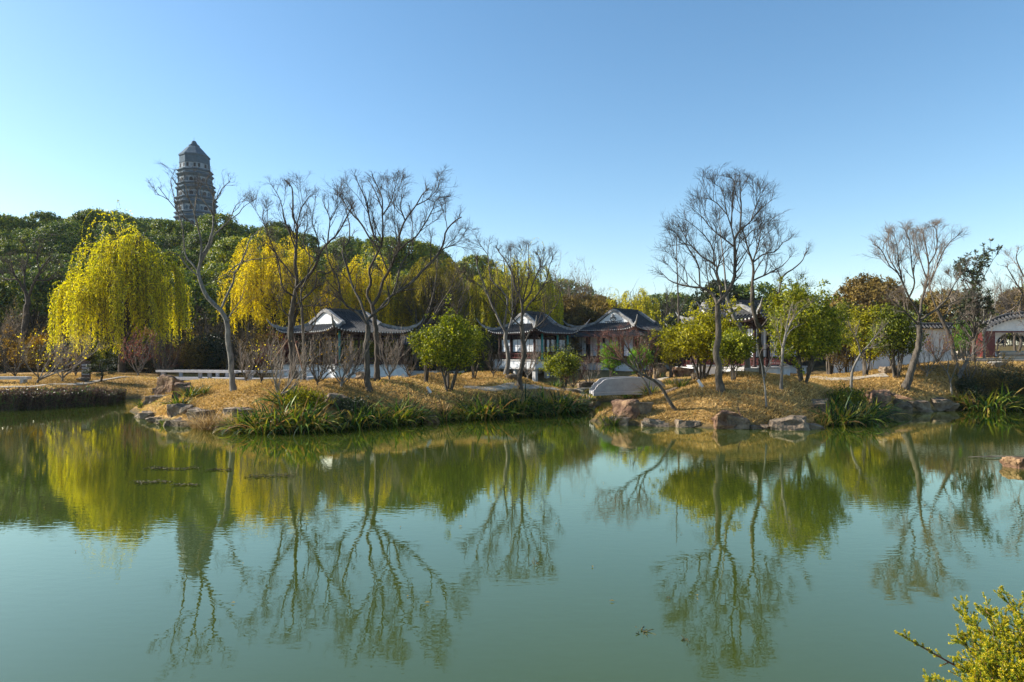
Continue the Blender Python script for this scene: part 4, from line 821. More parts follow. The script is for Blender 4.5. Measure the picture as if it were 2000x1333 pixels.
traced_tree('bare_tree', 'bare tree with curved trunk and dense fan crown before the long white wall', (1767, 757), [
 (21, 13, [(1766, 757), (1784, 712), (1794, 676), (1795, 640), (1795, 627)]),
 (8, 1.5, [(1795, 627), (1794, 612), (1778, 586), (1763, 553), (1753, 533), (1738, 520), (1720, 487), (1704, 477)]), (9, 2, [(1795, 618), (1801, 586), (1807, 563), (1814, 522), (1807, 476), (1799, 446)]), (6, 1.3, [(1807, 563), (1822, 540), (1840, 497), (1855, 474), (1880, 453)]),
 (7, 1.5, [(1792, 640), (1776, 617), (1753, 596), (1738, 584)]), (6, 1.3, [(1776, 583), (1786, 555), (1781, 522), (1776, 471), (1766, 446)]), (8, 1.6, [(1797, 627), (1829, 604), (1850, 583), (1863, 558), (1893, 515)]), (5, 1.2, [(1829, 604), (1855, 594), (1888, 578)]),
 (5, 1.2, [(1763, 553), (1755, 515), (1753, 487), (1745, 455)]), (5, 1.2, [(1814, 515), (1829, 489), (1829, 451), (1820, 440)]), (4, 1.1, [(1753, 533), (1735, 500), (1730, 470)]), (4, 1.1, [(1808, 545), (1795, 500), (1788, 460)])], 21, 'bark', 'twig_pale', 1.3)
traced_tree('bare_tree', 'bare tree with a slanting trunk between the fan crowned tree and the gateway', (1866, 700), [
 (13, 9, [(1868, 706), (1855, 655), (1842, 629), (1829, 604)]), (6, 1.3, [(1829, 604), (1819, 573), (1815, 548), (1822, 520)]), (5, 1.2, [(1842, 629), (1856, 600), (1870, 575), (1868, 540)]), (5, 1.2, [(1850, 645), (1870, 625), (1890, 600), (1905, 585)])], 22, 'bark', 'twig_pale', .8)
traced_tree('bare_tree', 'slender pale multi stemmed tree beside the dark red gate pier', (1923, 703), [
 (7, 5, [(1923, 703), (1922, 670), (1920, 650)]), (5, 1.3, [(1920, 650), (1908, 620), (1900, 580), (1885, 550)]), (5, 1.3, [(1920, 650), (1922, 610), (1915, 570), (1920, 530)]), (5, 1.3, [(1921, 655), (1935, 620), (1945, 590), (1948, 560)]), (4, 1, [(1922, 668), (1908, 660), (1890, 640), (1880, 610)])], 23, 'bark_pale', 'twig_pale', 1.0)
traced_tree('bare_tree', 'bare tree reaching in from the right edge above the gateway', (2062, 712), [
 (16, 12, [(2062, 712), (2055, 650), (2048, 600)]), (8, 1.5, [(2048, 600), (2010, 590), (1995, 570), (1977, 540), (1965, 520)]), (8, 1.5, [(2050, 610), (2020, 560), (2000, 540), (1985, 505), (1990, 485)]), (6, 1.3, [(2000, 575), (1985, 600), (1975, 580)]), (7, 1.5, [(2048, 600), (2050, 540), (2040, 490)])], 24, 'bark', 'twig_pale', 1.0)
traced_tree('leaning_tree', 'small bare tree leaning far left out over the rocks, reddish twigs', (1322, 801), [
 (10, 7, [(1322, 801), (1302, 775), (1285, 750), (1268, 739), (1250, 729)]), (6, 1.5, [(1250, 729), (1230, 716), (1215, 705), (1200, 690), (1180, 670), (1168, 665)]), (5, 1.3, [(1250, 729), (1240, 700), (1225, 680), (1215, 660), (1220, 648)]), (5, 1.3, [(1262, 735), (1250, 705), (1248, 680), (1255, 655)]), (4, 1.2, [(1215, 706), (1195, 700), (1175, 700)]), (4, 1.2, [(1242, 710), (1262, 690), (1272, 665)]), (4, 1.2, [(1230, 716), (1212, 690), (1208, 665)])], 25, 'bark', 'twig_red', 1.1, tufts=False, twl=.8)
traced_tree('leaning_tree', 'thin pale stem slanting down to the reeds beside the stone bridge', (1275, 771), [(7, 5, [(1275, 771), (1262, 750), (1250, 732)]), (4, 1.2, [(1250, 732), (1240, 715), (1236, 700)])], 26, 'bark_pale', 'twig_pale', .4, tufts=False, twl=.5)
traced_tree('sapling', 'slim crooked sapling in the grass right of the tallest tree, two thin forks', (1497, 797), [
 (6, 4, [(1497, 797), (1495, 765), (1491, 735), (1488, 715)]), (4, 1.2, [(1491, 738), (1500, 715), (1512, 690), (1518, 665)]), (3, 1, [(1489, 715), (1482, 690), (1478, 670)]), (2.5, 1, [(1500, 715), (1515, 705), (1525, 690)])], 27, 'bark_pale', 'twig_pale', .35, tufts=False, twl=.45)
traced_tree('sapling', 'straight reddish barked young tree with upswept branches before the big round shrub', (1526, 761), [
 (9, 7, [(1526, 761), (1527, 720), (1529, 680), (1534, 655)]), (5, 1.2, [(1534, 655), (1545, 630), (1560, 610), (1580, 590)]), (5, 1.2, [(1534, 655), (1540, 620), (1548, 590)]), (4, 1.2, [(1530, 670), (1545, 645), (1570, 632)]), (4, 1, [(1529, 680), (1520, 650), (1518, 620)])], 28, 'bark_pale', 'twig_pale', .8, tufts=False, twl=.7)
traced_tree('sapling', 'orange barked young tree curving up in front of the white wall', (1662, 764), [
 (8, 6, [(1662, 764), (1664, 728), (1672, 708), (1681, 692)]), (5, 1.2, [(1681, 692), (1676, 670), (1672, 655), (1680, 625)]), (5, 1.2, [(1681, 692), (1700, 670), (1715, 650), (1735, 630)]), (4, 1, [(1690, 680), (1710, 675), (1725, 665)]), (4, 1, [(1674, 660), (1660, 640), (1655, 620)])], 29, 'bark_pale', 'twig_pale', .8, tufts=False, twl=.7)
traced_tree('sapling', 'pale forked sapling on the right bank behind the broad reed clump', (1859, 770), [
 (5, 4, [(1859, 770), (1856, 745), (1850, 728)]), (3, 1, [(1850, 728), (1838, 712), (1826, 700)]), (3, 1, [(1856, 745), (1866, 720), (1872, 695)]), (3, 1, [(1850, 728), (1853, 705), (1848, 690)])], 30, 'bark_pale', 'twig_pale', .5, tufts=False, twl=.4)
traced_tree('sapling', 'thick pale leaning stem with a knot on the right bank, its top cut', (1872, 737), [
 (10, 9, [(1872, 737), (1880, 722), (1889, 707)]), (5, 1.3, [(1889, 707), (1895, 695), (1910, 685), (1925, 672)]), (4, 1.2, [(1889, 707), (1880, 700), (1870, 692), (1858, 680)]), (4, 1, [(1889, 707), (1888, 690), (1892, 670)])], 31, 'bark_pale', 'twig_pale', .5, tufts=False, twl=.5)
traced_tree('bare_tree', 'thin straight pole like bare tree far behind, left of the tallest one', (1326, 690), [(7, 2, [(1326, 690), (1325, 600), (1323, 540), (1321, 462)]), (2, 1, [(1324, 560), (1332, 540), (1336, 520)]), (2, 1, [(1323, 520), (1314, 505), (1310, 492)])], 32, 'bark', 'twig', .8, Y=50, tufts=False, twl=.9)
traced_tree('bare_tree', 'dark bare tree with arching limbs at the foot of the wooded hill, far left', (48, 655), [
 (18, 12, [(43, 655), (50, 615), (55, 590), (52, 575)]), (9, 2, [(52, 575), (40, 555), (25, 530), (20, 500)]), (9, 2, [(54, 580), (70, 545), (85, 520), (100, 500)]), (6, 1.5, [(50, 570), (48, 530), (55, 500), (45, 470)]), (6, 1.5, [(70, 548), (95, 548), (115, 540)]), (5, 1.3, [(35, 548), (10, 545), (-8, 535)]), (5, 1.3, [(78, 530), (72, 500), (80, 470)])], 33, 'bark_dark', 'bark_dark', 1.2, Y=58, twl=1.6)
# ------------------------------------------------------------------ small bare bushes  (px foot, py foot, px height, px width, lean, twig, label)
BU = [
 (70, 750, 92, 150, .9, 'twig_pale', 'bare spreading bush at the far left with long pale shoots swept to the right', ('willow_gold', 260, .11)),
 (121, 745, 78, 90, .5, 'twig_pale', 'second bare bush from the left edge, between the stone bench and the sign', ('orange_leaf', 150, .10)),
 (30, 738, 70, 80, -.2, 'twig', 'dull bare bush behind the stone bench at the far left', ('brown_leaf', 150, .1)),
 (148, 736, 60, 60, .1, 'twig_red', 'brown bare bush just left of the dark information sign', None),
 (312, 740, 70, 70, .2, 'twig', 'dark bare bush between the willow and the zigzag bridge', None),
 (480, 748, 75, 70, .3, 'twig_pale', 'bare bush with pale shoots just right of the leaning pale tree', None),
 (510, 750, 78, 60, .2, 'twig', 'bare bush left of the bamboo stakes, before the bridge', ('willow_gold', 70, .09)),
 (545, 786, 112, 105, .45, 'twig_pale', 'large bare bush low on the island bank with shoots leaning right', None),
 (619, 752, 92, 100, .35, 'twig', 'bare bush in front of the left white plinth corner', ('orange_leaf', 90, .09)),
 (666, 757, 98, 95, .3, 'twig_pale', 'bare bush standing before the long white plinth', ('orange_leaf', 40, .09)),
 (681, 747, 70, 50, .2, 'twig', 'small bare bush behind the one before the long plinth', None),
 (760, 742, 78, 70, .2, 'twig_pale', 'bare bush right of the twin dark trunks', None),
 (800, 738, 60, 50, -.1, 'twig', 'bare bush at the right end of the left pavilion', None),
 (963, 736, 60, 60, .2, 'twig', 'bare bush before the white base of the middle pavilion', None),
 (1030, 742, 70, 60, .3, 'twig_pale', 'thin bare bush right behind the fan crowned bare tree', None),
 (1152, 741, 62, 62, 0, 'twig_pale', 'pale bare bush left of the bright green shrubs, by the path', None),
 (1120, 722, 58, 60, 0, 'twig_red', 'reddish bare bush below the gabled hall roof', None),
 (1255, 722, 62, 70, 0, 'twig_red', 'reddish bare bush behind the leaning tree', None),
 (1410, 735, 60, 44, .1, 'twig', 'small bare bush close behind the tallest tree', None),
 (1640, 720, 58, 60, .1, 'twig', 'bare bush at the foot of the white wall', ('brown_leaf', 120, .1)),
 (1830, 712, 70, 70, 0, 'twig_red', 'rusty bare bush in front of the wall near its right end', ('brown_leaf', 160, .1)),
 (1810, 735, 60, 60, .2, 'twig_pale', 'low bare bush on the slope right of the curved trunk', None),
 (1895, 752, 78, 80, -.2, 'twig_pale', 'tangled pale bush on the right bank above the reeds', ('brown_leaf', 90, .09)),
 (1900, 700, 62, 60, .1, 'twig_pale', 'pale bare bush left of the gateway pier', None),
 (1958, 742, 46, 60, 0, 'twig', 'low brown bush below the paved steps', ('brown_leaf', 200, .09)),
 (270, 735, 78, 62, .05, 'twig_pale', 'small maple with white limbs and dark red leaves before the big willow', ('red_leaf', 1500, .10)),
 (325, 728, 60, 60, 0, 'twig_red', 'dark red leaved bush under the right side of the big willow', ('red_leaf', 500, .10))]
for i, (px, py, hh, ww, ln, tw, lab, leaf) in enumerate(BU):
    X, Y, z = place(px, py); k = Y / F
    assemble('bare_bush' if not (leaf and 'maple' in lab) else 'maple', bare_bush(100 + i, hh * k, ww * k, 7 + i % 3, (ln * ww * k * .5, -.1), tw, 1.0 if ww < 90 else 1.3, leaf=leaf), (X, Y, z), 0, lab, 'bush', 'bare bushes on the banks')
# ------------------------------------------------------------------ evergreen shrubs
def shrub_at(seed, px, py, top, ww, basef, ncl, mat, label, per=9, L=.12, Wd=.055, Y=None, stems=5, gap=0.0, nl=9, name='evergreen_shrub', group='evergreen shrubs', spread=.11):
    if Y is None: X, Y, z = place(px, py)
    else: X = (px - 1000) / F * Y; z = hz(X, Y)
    k = Y / F; h = (CH + (HZ - top) * k) - z; w = ww * k
    return assemble(name, leafy_shrub(seed, w, h, h * basef, ncl, per, L * 1.2, Wd * 1.15, mat, stems, nl, spread=spread, gap=gap), (X, Y, z), 0, label, 'shrub', group)
shrub_at(201, 876, 762, 600, 150, .16, 1200, 'shrub', 'big round evergreen shrub on several stems in the middle of the island', gap=.35, stems=6)
shrub_at(202, 1370, 754, 590, 168, .12, 1500, 'shrub_yel', 'broad yellow green shrub left of the tallest bare tree', gap=.4, stems=7, nl=12, Y=29.5)
shrub_at(203, 1568, 747, 545, 165, .14, 1700, 'shrub', 'tallest evergreen shrub, see through at the top, right of the crooked forked tree', gap=.45, stems=6, nl=13)
shrub_at(204, 1432, 745, 640, 84, .3, 500, 'shrub', 'low dark leaved shrub beneath the left leaning trunk', gap=.35)
shrub_at(205, 1750, 738, 600, 112, .25, 750, 'shrub', 'loose open shrub with bare lower stems in front of the white wall', gap=.55, stems=7)
shrub_at(206, 1690, 735, 592, 92, .3, 600, 'shrub_yel', 'yellowish thin shrub left of the open one before the wall', gap=.55)
shrub_at(207, 1098, 746, 684, 78, .18, 420, 'shrub', 'small dark shrub in front of the middle pavilion window panels', gap=.4)
shrub_at(208, 1194, 735, 670, 42, .32, 260, 'shrub_bright', 'small bright green shrub left of the reddish bare twigs', gap=0)
shrub_at(209, 1250, 720, 672, 50, .25, 260, 'shrub_bright', 'bright green shrub just behind the leaning tree', gap=0)
shrub_at(210, 832, 748, 640, 50, .4, 260, 'shrub', 'small shrub tucked left of the big round one', gap=.3)
shrub_at(211, 925, 740, 640, 60, .35, 300, 'shrub', 'darker shrub at the right rear of the big round one', gap=.2)
shrub_at(212, 1655, 718, 640, 90, .08, 420, 'brown_leaf', 'low brownish bush behind the young trees before the wall', gap=.2, spread=.16)
shrub_at(213, 1620, 728, 575, 100, .2, 520, 'shrub', 'shrub filling the gap right of the tall rounded one', gap=.5)
shrub_at(214, 1875, 715, 620, 60, .1, 380, 'shrub_bright', 'bright green bush between the wall end and the gateway', Y=50)
shrub_at(215, 1310, 730, 640, 60, .2, 320, 'shrub_yel', 'small yellow green shrub at the left foot of the broad one')
shrub_at(216, 1100, 700, 655, 60, .1, 260, 'dark_leaf', 'dark shrub under the eaves between the middle pavilion and the hall', Y=53)
shrub_at(217, 1270, 703, 640, 50, .2, 240, 'dark_leaf', 'dark shrub against the right side of the gabled hall', Y=50)
shrub_at(218, 1700, 720, 640, 70, .1, 380, 'shrub_yel', 'yellow green bush low against the white wall')
for i_, (px_, py_, top_, w_, m_t, lb_) in enumerate(((1918, 772, 732, 80, 'brown_leaf', 'low brownish thicket on the right bank above the reeds'), (1965, 770, 722, 90, 'dark_leaf', 'low dark thicket at the right edge of the bank'), (2020, 768, 715, 90, 'brown_leaf', 'dry thicket cut by the right edge'), (1890, 782, 748, 60, 'dark_leaf', 'small dark thicket behind the shore rocks at right'), (1940, 786, 752, 70, 'dark_leaf', 'dark low growth hanging over the right shore'), (1985, 786, 748, 80, 'brown_leaf', 'brown low growth over the right shore'), (1655, 800, 762, 70, 'shrub', 'loose green undergrowth behind the tallest reed fountain'), (595, 800, 768, 70, 'shrub_yel', 'feathery yellowish undergrowth on the island bank'), (690, 812, 786, 60, 'dark_leaf', 'dark undergrowth between the reeds below the vase shaped tree'))):
    shrub_at(230 + i_, px_, py_, top_, w_, .02, 240, m_t, lb_, L=.10, Wd=.04, spread=.14)
# magnolia: big dark leaves in clusters at the shoot ends
def magnolia():
    X, Y = (1900 - 1000) / F * 45, 45.; z = hz(X, Y); k = Y / F; rng = np.random.default_rng(77)
    parts = far_bare(77, 4, CH + (HZ - 455) * k - z, 'twig'); tr = MB(); fi = MB(); fo = MB(); h = CH + (HZ - 452) * k - z
    P0, R0 = resample([(0, 0, -.2), (.1, 0, h * .3), (.0, 0, h * .72)], [.13, .10, .03], 12); tr.tubes(P0, R0, 8)
    A, AR = spawn(P0[None, 3:], R0[None, 3:], 46, (0, 1), (1.1, 2.6), (30, 62), .55, 7, rng, .6, .02, .1, .05); tr.tubes(A, AR, 5)
    B, BR = spawn(A, AR, 4, (.4, 1), (.35, .8), (20, 55), .4, 5, rng, .7, .01, .1, .02); fi.tubes(B, BR, 4)
    e = np.concatenate([B[:, -1], A[:, -1]]); n = len(e); c = np.repeat(e, 11, 0); d = unit(rng.normal(size=c.shape) + [0, 0, .35]); fo.leaves(c + rng.normal(size=c.shape) * .04, d, rng.normal(size=c.shape) + [0, 0, 1.2], rng.uniform(.16, .30, len(c)), rng.uniform(.07, .12, len(c)), rng.random(len(c)) * .8)
    assemble('magnolia', [('trunk', tr, 'bark'), ('branches', fi, 'twig'), ('foliage', fo, 'dark_leaf')], (X, Y, z), 0, 'dark magnolia with big leaves in clusters against the sky, left of the gateway', 'tree')
magnolia()
# cloud pruned pine near the sign
def pine():
    X, Y, z = place(196, 746); k = Y / F; rng = np.random.default_rng(5); tr = MB(); fo = MB(); h = 42 * k
    P0, R0 = resample([(0, 0, -.1), (.12, 0, h * .35), (-.05, 0, h * .7), (.05, 0, h * .95)], [.07, .06, .04, .02], 9); tr.tubes(P0, R0, 7)
    for (cx, cz, rx) in ((0, .95, .22), (-.38, .72, .3), (.38, .68, .32), (-.55, .45, .28), (.6, .42, .3), (0, .55, .34), (.1, .32, .3)):
        c = np.array([cx * 38 * k, rng.uniform(-.3, .3), cz * h]); p, r = resample([P0[4], (P0[4] + c) / 2, c], [.03, .02, .01], 5); tr.tubes(p, r, 5)
        n = 520; d = unit(rng.normal(size=(n, 3))) * [1, 1, .42]; pos = c + d * rx * 36 * k * rng.random((n, 1)) ** .4; fo.leaves(pos, rng.normal(size=(n, 3)) + [0, 0, .8], rng.normal(size=(n, 3)), rng.uniform(.06, .12, n), rng.uniform(.012, .025, n), rng.random(n))
    assemble('dwarf_pine', [('trunk', tr, 'bark_dark'), ('foliage', fo, 'dark_leaf')], (X, Y, z), 0, 'dark cloud pruned dwarf pine right of the information sign', 'pine')
pine()
# ------------------------------------------------------------------ willows
def willow_at(px, Y, top, ww, seed, mat, label, strands, lobes_n=None, bottom=.35, drop=4.5, trunkpx=None, shape=None, L=.17, step=.095):
    X = (px - 1000) / F * Y; z = hz(X, Y); k = Y / F; h = CH + (HZ - top) * k - z; w = ww * k; rng = np.random.default_rng(seed)
    lobes = [(a * w / 2, b * w / 2, c * h, r * w / 2, r * w / 2, r * w / 2 * .8) for a, b, c, r in (shape or ((0, 0, .78, .42), (-.4, .1, .66, .38), (.42, -.1, .66, .38), (-.1, .4, .66, .4), (.1, -.42, .62, .4), (-.62, -.15, .52, .3), (.62, .15, .52, .3), (0, 0, .58, .5)))]
    assemble('willow', willow(seed, lobes, h, strands, mat, 0, bottom, L, .055, step, drop), (X, Y, z), 0, label, 'willow', 'weeping willows')
willow_at(238, 52, 438, 258, 301, 'willow', 'huge yellow green weeping willow on the left bank, strands almost touching the grass', 1750, drop=7.2, bottom=.3,
          shape=((.28, 0, .88, .20), (.2, 0, .84, .26), (.0, .1, .80, .30), (.08, -.15, .74, .34), (-.28, .1, .72, .32), (.45, .05, .72, .28), (-.5, -.1, .60, .28), (.66, .1, .58, .24), (-.72, .05, .50, .24), (0, -.42, .55, .36), (.1, .4, .6, .36), (-.35, -.3, .5, .32), (.42, -.32, .5, .32), (-.05, .0, .86, .20)))
willow_at(560, 62, 462, 235, 302, 'willow_gold', 'golden weeping willow behind the left end of the leftmost pavilion', 1900, drop=5.5, bottom=1.6, shape=((-.5, 0, .86, .40), (0, .1, .88, .38), (.4, 0, .80, .36), (-.62, -.1, .68, .34), (.1, -.3, .70, .42), (-.3, -.35, .60, .40), (.6, .1, .64, .3), (-.3, .3, .62, .4)))
willow_at(712, 64, 486, 225, 303, 'willow_gold', 'golden weeping willow above the left pavilion ridge', 1500, drop=5.2, bottom=1.4)
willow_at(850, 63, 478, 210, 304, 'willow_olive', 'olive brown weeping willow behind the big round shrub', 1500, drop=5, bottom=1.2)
willow_at(1002, 66, 498, 205, 305, 'willow', 'yellow green weeping willow rising behind the middle pavilion', 1700, drop=5.2, bottom=1.0, shape=((-.1, 0, .9, .32), (-.5, .1, .74, .4), (.3, 0, .84, .38), (.58, .1, .68, .32), (-.1, .3, .66, .5), (.1, -.4, .64, .46), (-.62, -.2, .55, .32), (.45, -.3, .55, .4)))
willow_at(1238, 74, 542, 136, 306, 'willow', 'yellow green willow behind the gabled hall', 1300, drop=4, bottom=1.2)
willow_at(640, 70, 520, 150, 307, 'willow_gold', 'shaded golden willow between the two golden ones', 900, drop=4.5, bottom=1.2)
# ------------------------------------------------------------------ far trees and hill wood
protos = []
for i, (w_, h_, b_, mt) in enumerate(((9, 9, 2.6, 'hill'), (8, 10, 3.0, 'hill'), (10, 8.5, 2.6, 'hill'), (7, 8, 2.2, 'brown_leaf'), (7, 8.5, 2.2, 'dark_leaf'))):
    ms = [(nm, mb.mesh(nm, M[mat], smooth=(nm == 'trunk'))) for nm, mb, mat in crown_tree(400 + i, w_, h_, b_, 19, 1150, 11, .28, .18, mt, spread=.12)]
    protos.append(ms)
fb = [[(nm, mb.mesh(nm, M[mat], smooth=(nm != 'foliage'))) for nm, mb, mat in far_bare(450 + i, 6, 9, tw, lf)] for i, (tw, lf) in enumerate((('twig', None), ('twig_pale', ('brown_leaf', 500, .14)), ('bark_dark', None)))]
def inst(name, ms, loc, rz, sc, label, cat, group):
    r = empty(name, loc, rz, label, cat, group); r.scale = (sc, sc, sc * random.uniform(.92, 1.08)) if np.isscalar(sc) else sc
    for nm, me in ms:
        o = bpy.data.objects.new(nm, me); C.objects.link(o); o.parent = r
    return r
def hill_label(px, row, v):
    kind = 'dark evergreen' if v < 3 else 'brown leaved tree'
    zone = next(n for lim, n in ((-60, 'beyond the left edge'), (110, 'above the far left bank'), (270, 'above the big willow'), (350, 'just left of the pagoda'), (430, 'below the pagoda'), (520, 'just right of the pagoda'), (640, 'above the golden willows'), (800, 'behind the vase shaped bare tree'), (950, 'behind the olive willow'), (1100, 'behind the middle willow'), (9999, 'at the right end')) if px < lim)
    dep = 'at the foot of the hill' if row < 80 else 'low on the hillside' if row < 100 else 'halfway up the hill' if row < 140 else 'on the hill crest'
    return kind + ' ' + zone + ', ' + dep
ORD = 'first second third fourth fifth sixth seventh eighth ninth tenth eleventh twelfth thirteenth fourteenth fifteenth sixteenth seventeenth eighteenth nineteenth'.split()
def nth(i):
    i += 1
    if i < 20: return ORD[i - 1]
    t = ['twenty', 'thirty', 'forty', 'fifty'][i // 10 - 2]; return (t[:-1] + 'ieth') if i % 10 == 0 else t + '-' + ORD[i % 10 - 1]
random.seed(7); cnt = 0; rows = []
for Y in (66, 73, 80, 88, 97, 107, 118, 130, 145, 162, 182, 205, 228):
    stp = 5.4 + (Y - 66) * .022
    X = -0.86 * Y
    while X < (.14 * Y if Y < 200 else .1 * Y): rows.append((X + random.uniform(-1.3, 1.3), Y + random.uniform(-2.5, 2.5), Y)); X += stp
for (X, Y, row) in rows:
    px = 1000 + F * X / Y
    if Y < 69 and px > 480: continue
    tp = HZ - (hz(X, Y) + 9 - CH) / Y * F
    if row >= 145:   # only the crowns that stand against the sky
        front = np.interp(px, HPX, HPY)
        if tp > front + 16: continue
    if abs(X - PX) < 11 and Y > 222: continue
    v = random.choice((0, 0, 1, 1, 2, 2)); bro = px > 1060 or (px < 110 and Y < 75 and random.random() < .6)
    if bro and random.random() < .75: v = 3
    if random.random() < .06: inst('bare_tree', fb[2], (X, Y, hz(X, Y) - .3), random.uniform(0, 6), random.uniform(.9, 1.15), 'bare grey tree standing in the evergreen wood on the hill', 'tree', 'bare trees in the hill wood'); continue
    sc = random.uniform(.82, 1.12) * (1 if row < 145 else .9)
    inst('camphor_tree' if v < 3 else 'oak_tree', protos[v], (X, Y, hz(X, Y) - .4), random.uniform(0, 6), sc, hill_label(px, row, v), 'tree', 'evergreen trees on the hill' if v < 3 else 'brown trees on the hill'); cnt += 1
print('hill trees', cnt)
# far trees on the level ground right of the hill  (px, top, Y, variant, label)
FT = [(1135, 552, 78, 3, 'brown leaved round tree between the two willows'), (1165, 560, 84, 3, 'brown tree behind the hall roof, left one'), (1300, 565, 80, 0, 'dark green tree behind the right end of the gabled hall'), (1345, 585, 95, 1, 'distant green tree left of the long hall ridge'),
 (1400, 548, 62, 4, 'dark evergreen tree above the left half of the long hall roof'), (1460, 545, 62, 0, 'green tree above the right half of the long hall roof'), (1505, 560, 66, 4, 'dark tree peeping over the end of the long roof'),
 (1690, 525, 58, 3, 'brownish round topped tree left of the fan crowned tree'), (1730, 560, 62, 3, 'brown tree behind the fan crowned tree'), (1790, 575, 66, 0, 'green tree far behind the curved trunk'), (1850, 560, 64, 3, 'brown tree behind the magnolia, left'), (1900, 590, 70, 0, 'green tree behind the gateway roof, left'), (1985, 560, 74, 3, 'brown tree over the gateway at the right edge'), (2040, 545, 74, 0, 'green tree beyond the right edge of the gateway'),
 (1600, 600, 70, 4, 'dark tree behind the tall rounded shrub'), (1650, 610, 70, 0, 'low green tree behind the wall'), (1960, 640, 88, 0, 'bush like green tree seen beyond the gateway'), (2010, 635, 86, 0, 'dark green tree seen through the gateway'), (1540, 590, 72, 0, 'distant tree right of the long roof'), (1250, 590, 90, 4, 'dark distant tree behind the right willow'), (1100, 565, 90, 0, 'green hillside tree above the middle pavilion'), (1080, 600, 72, 4, 'dark tree low between middle pavilion and hall'), (1330, 610, 64, 4, 'dark tree behind the broad yellow green shrub')]
for i, (px, top, Y, v, lab) in enumerate(FT):
    X = (px - 1000) / F * Y; z = hz(X, Y); h = CH + (HZ - top) / F * Y - z; sc = max(.4, h / (9.2 if v < 3 else 8.4)); sc = (sc * .55, sc * .55, sc) if v == 4 and px > 1600 else sc; inst('distant_tree', protos[v], (X, Y, z - .1), i * 1.3, sc, lab, 'tree', 'distant trees on the level ground')
FB = [(820, 480, 60, 0, 'bare brown tree in front of the olive willow, many fine upright shoots'), (870, 520, 61, 1, 'bare tree with a few leaves right of the olive willow'), (1098, 508, 76, 1, 'thin leafed bare tree right of the middle willow'), (1150, 525, 86, 1, 'thin leafed bare tree against the sky above the brown trees'), (1200, 570, 82, 0, 'bare tree between brown tree and right willow'), (1290, 555, 72, 0, 'grey bare tree at the right of the right willow'),
 (1665, 520, 60, 0, 'fine twigged bare tree behind the tall rounded shrub'), (1905, 560, 54, 1, 'bare tree in front of the magnolia with fine pale twigs'), (1985, 520, 60, 0, 'bare tree over the gateway roof'), (1720, 590, 52, 0, 'bare tree close behind the white wall'), (410, 590, 56, 2, 'dark bare tree in the shade behind the zigzag bridge'), (330, 640, 56, 2, 'small dark bare tree behind the right edge of the big willow'), (120, 590, 56, 2, 'dark bare tree left of the big willow'), (10, 600, 54, 1, 'bare tree with brown leaves at the left edge'), (480, 620, 58, 2, 'dark bare tree left of the golden willow'), (1950, 590, 58, 0, 'bare tree immediately behind the arched coping'), (640, 560, 57, 0, 'bare tree with rising shoots behind the left pavilion gable'), (445, 640, 50, 0, 'low bare tree behind the bridge, with tangled twigs')]
for i, (px, top, Y, v, lab) in enumerate(FB):
    X = (px - 1000) / F * Y; z = hz(X, Y); h = CH + (HZ - top) / F * Y - z; inst('bare_tree', fb[v], (X, Y, z - .1), i * 1.1 + .5, h / 9.0, lab, 'tree', 'bare trees behind the garden')
# understory shrubs along the foot of the hill and behind the pavilions
us = [[(nm, mb.mesh(nm, M[mat], smooth=(nm != 'foliage'))) for nm, mb, mat in leafy_shrub(480 + i, 3.4, 2.6, .25, 420, 10, .17, .08, mt, 5, 8, spread=.18)] for i, mt in enumerate(('dark_leaf', 'brown_leaf', 'orange_leaf', 'red_leaf', 'shrub'))]
UL = ['dark evergreen bush at the foot of the hill', 'dry brown bush at the foot of the hill', 'orange yellow bush on the left bank', 'dark red bush behind the zigzag bridge', 'green bush at the foot of the hill']
UG = ['dark bushes at the foot of the hill', 'brown bushes at the foot of the hill', 'orange bushes on the left bank', 'red bushes behind the bridge', 'green bushes at the foot of the hill']
spots = []
for row, Y0 in ((0, 54), (1, 58), (2, 62)):
    for px in range(-40, 1000, 42 - row * 3):
        if Y0 == 54 and (470 < px < 860): continue
        if 560 < px < 860 and Y0 < 62: continue
        if 930 < px and Y0 < 62: continue
        v = random.choice((0, 0, 0, 1, 4))
        if px < 130: v = random.choice((1, 2, 0, 2))
        if 430 < px < 560: v = random.choice((3, 3, 1, 0))
        spots.append((px + random.uniform(-12, 12), Y0 + random.uniform(-1, 1), v, random.uniform(.75, 1.15) * (1.0 if row == 0 else 1.25)))
for px in range(1918, 2080, 14): spots.append((px, 96 + random.uniform(-2, 2), random.choice((0, 0, 4)), 1.7 if px < 1985 else 1.3))
for px in range(1060, 2060, 40): spots.append((px, 66 + random.uniform(-2, 3), random.choice((0, 1, 4)), random.uniform(1.2, 1.7)))
bc = {}
for px, Y, v, sc in sorted(spots):
    X = (px - 1000) / F * Y; 
    if 1925 < px < 2060 and Y < 80: continue
    inst('bush', us[v], (X, Y, hz(X, Y) - .05), random.uniform(0, 6), sc, nth(bc.setdefault(v, 0)) + ' from the left of the ' + UL[v].replace('bush', 'bushes'), 'bush', UG[v]); bc[v] += 1
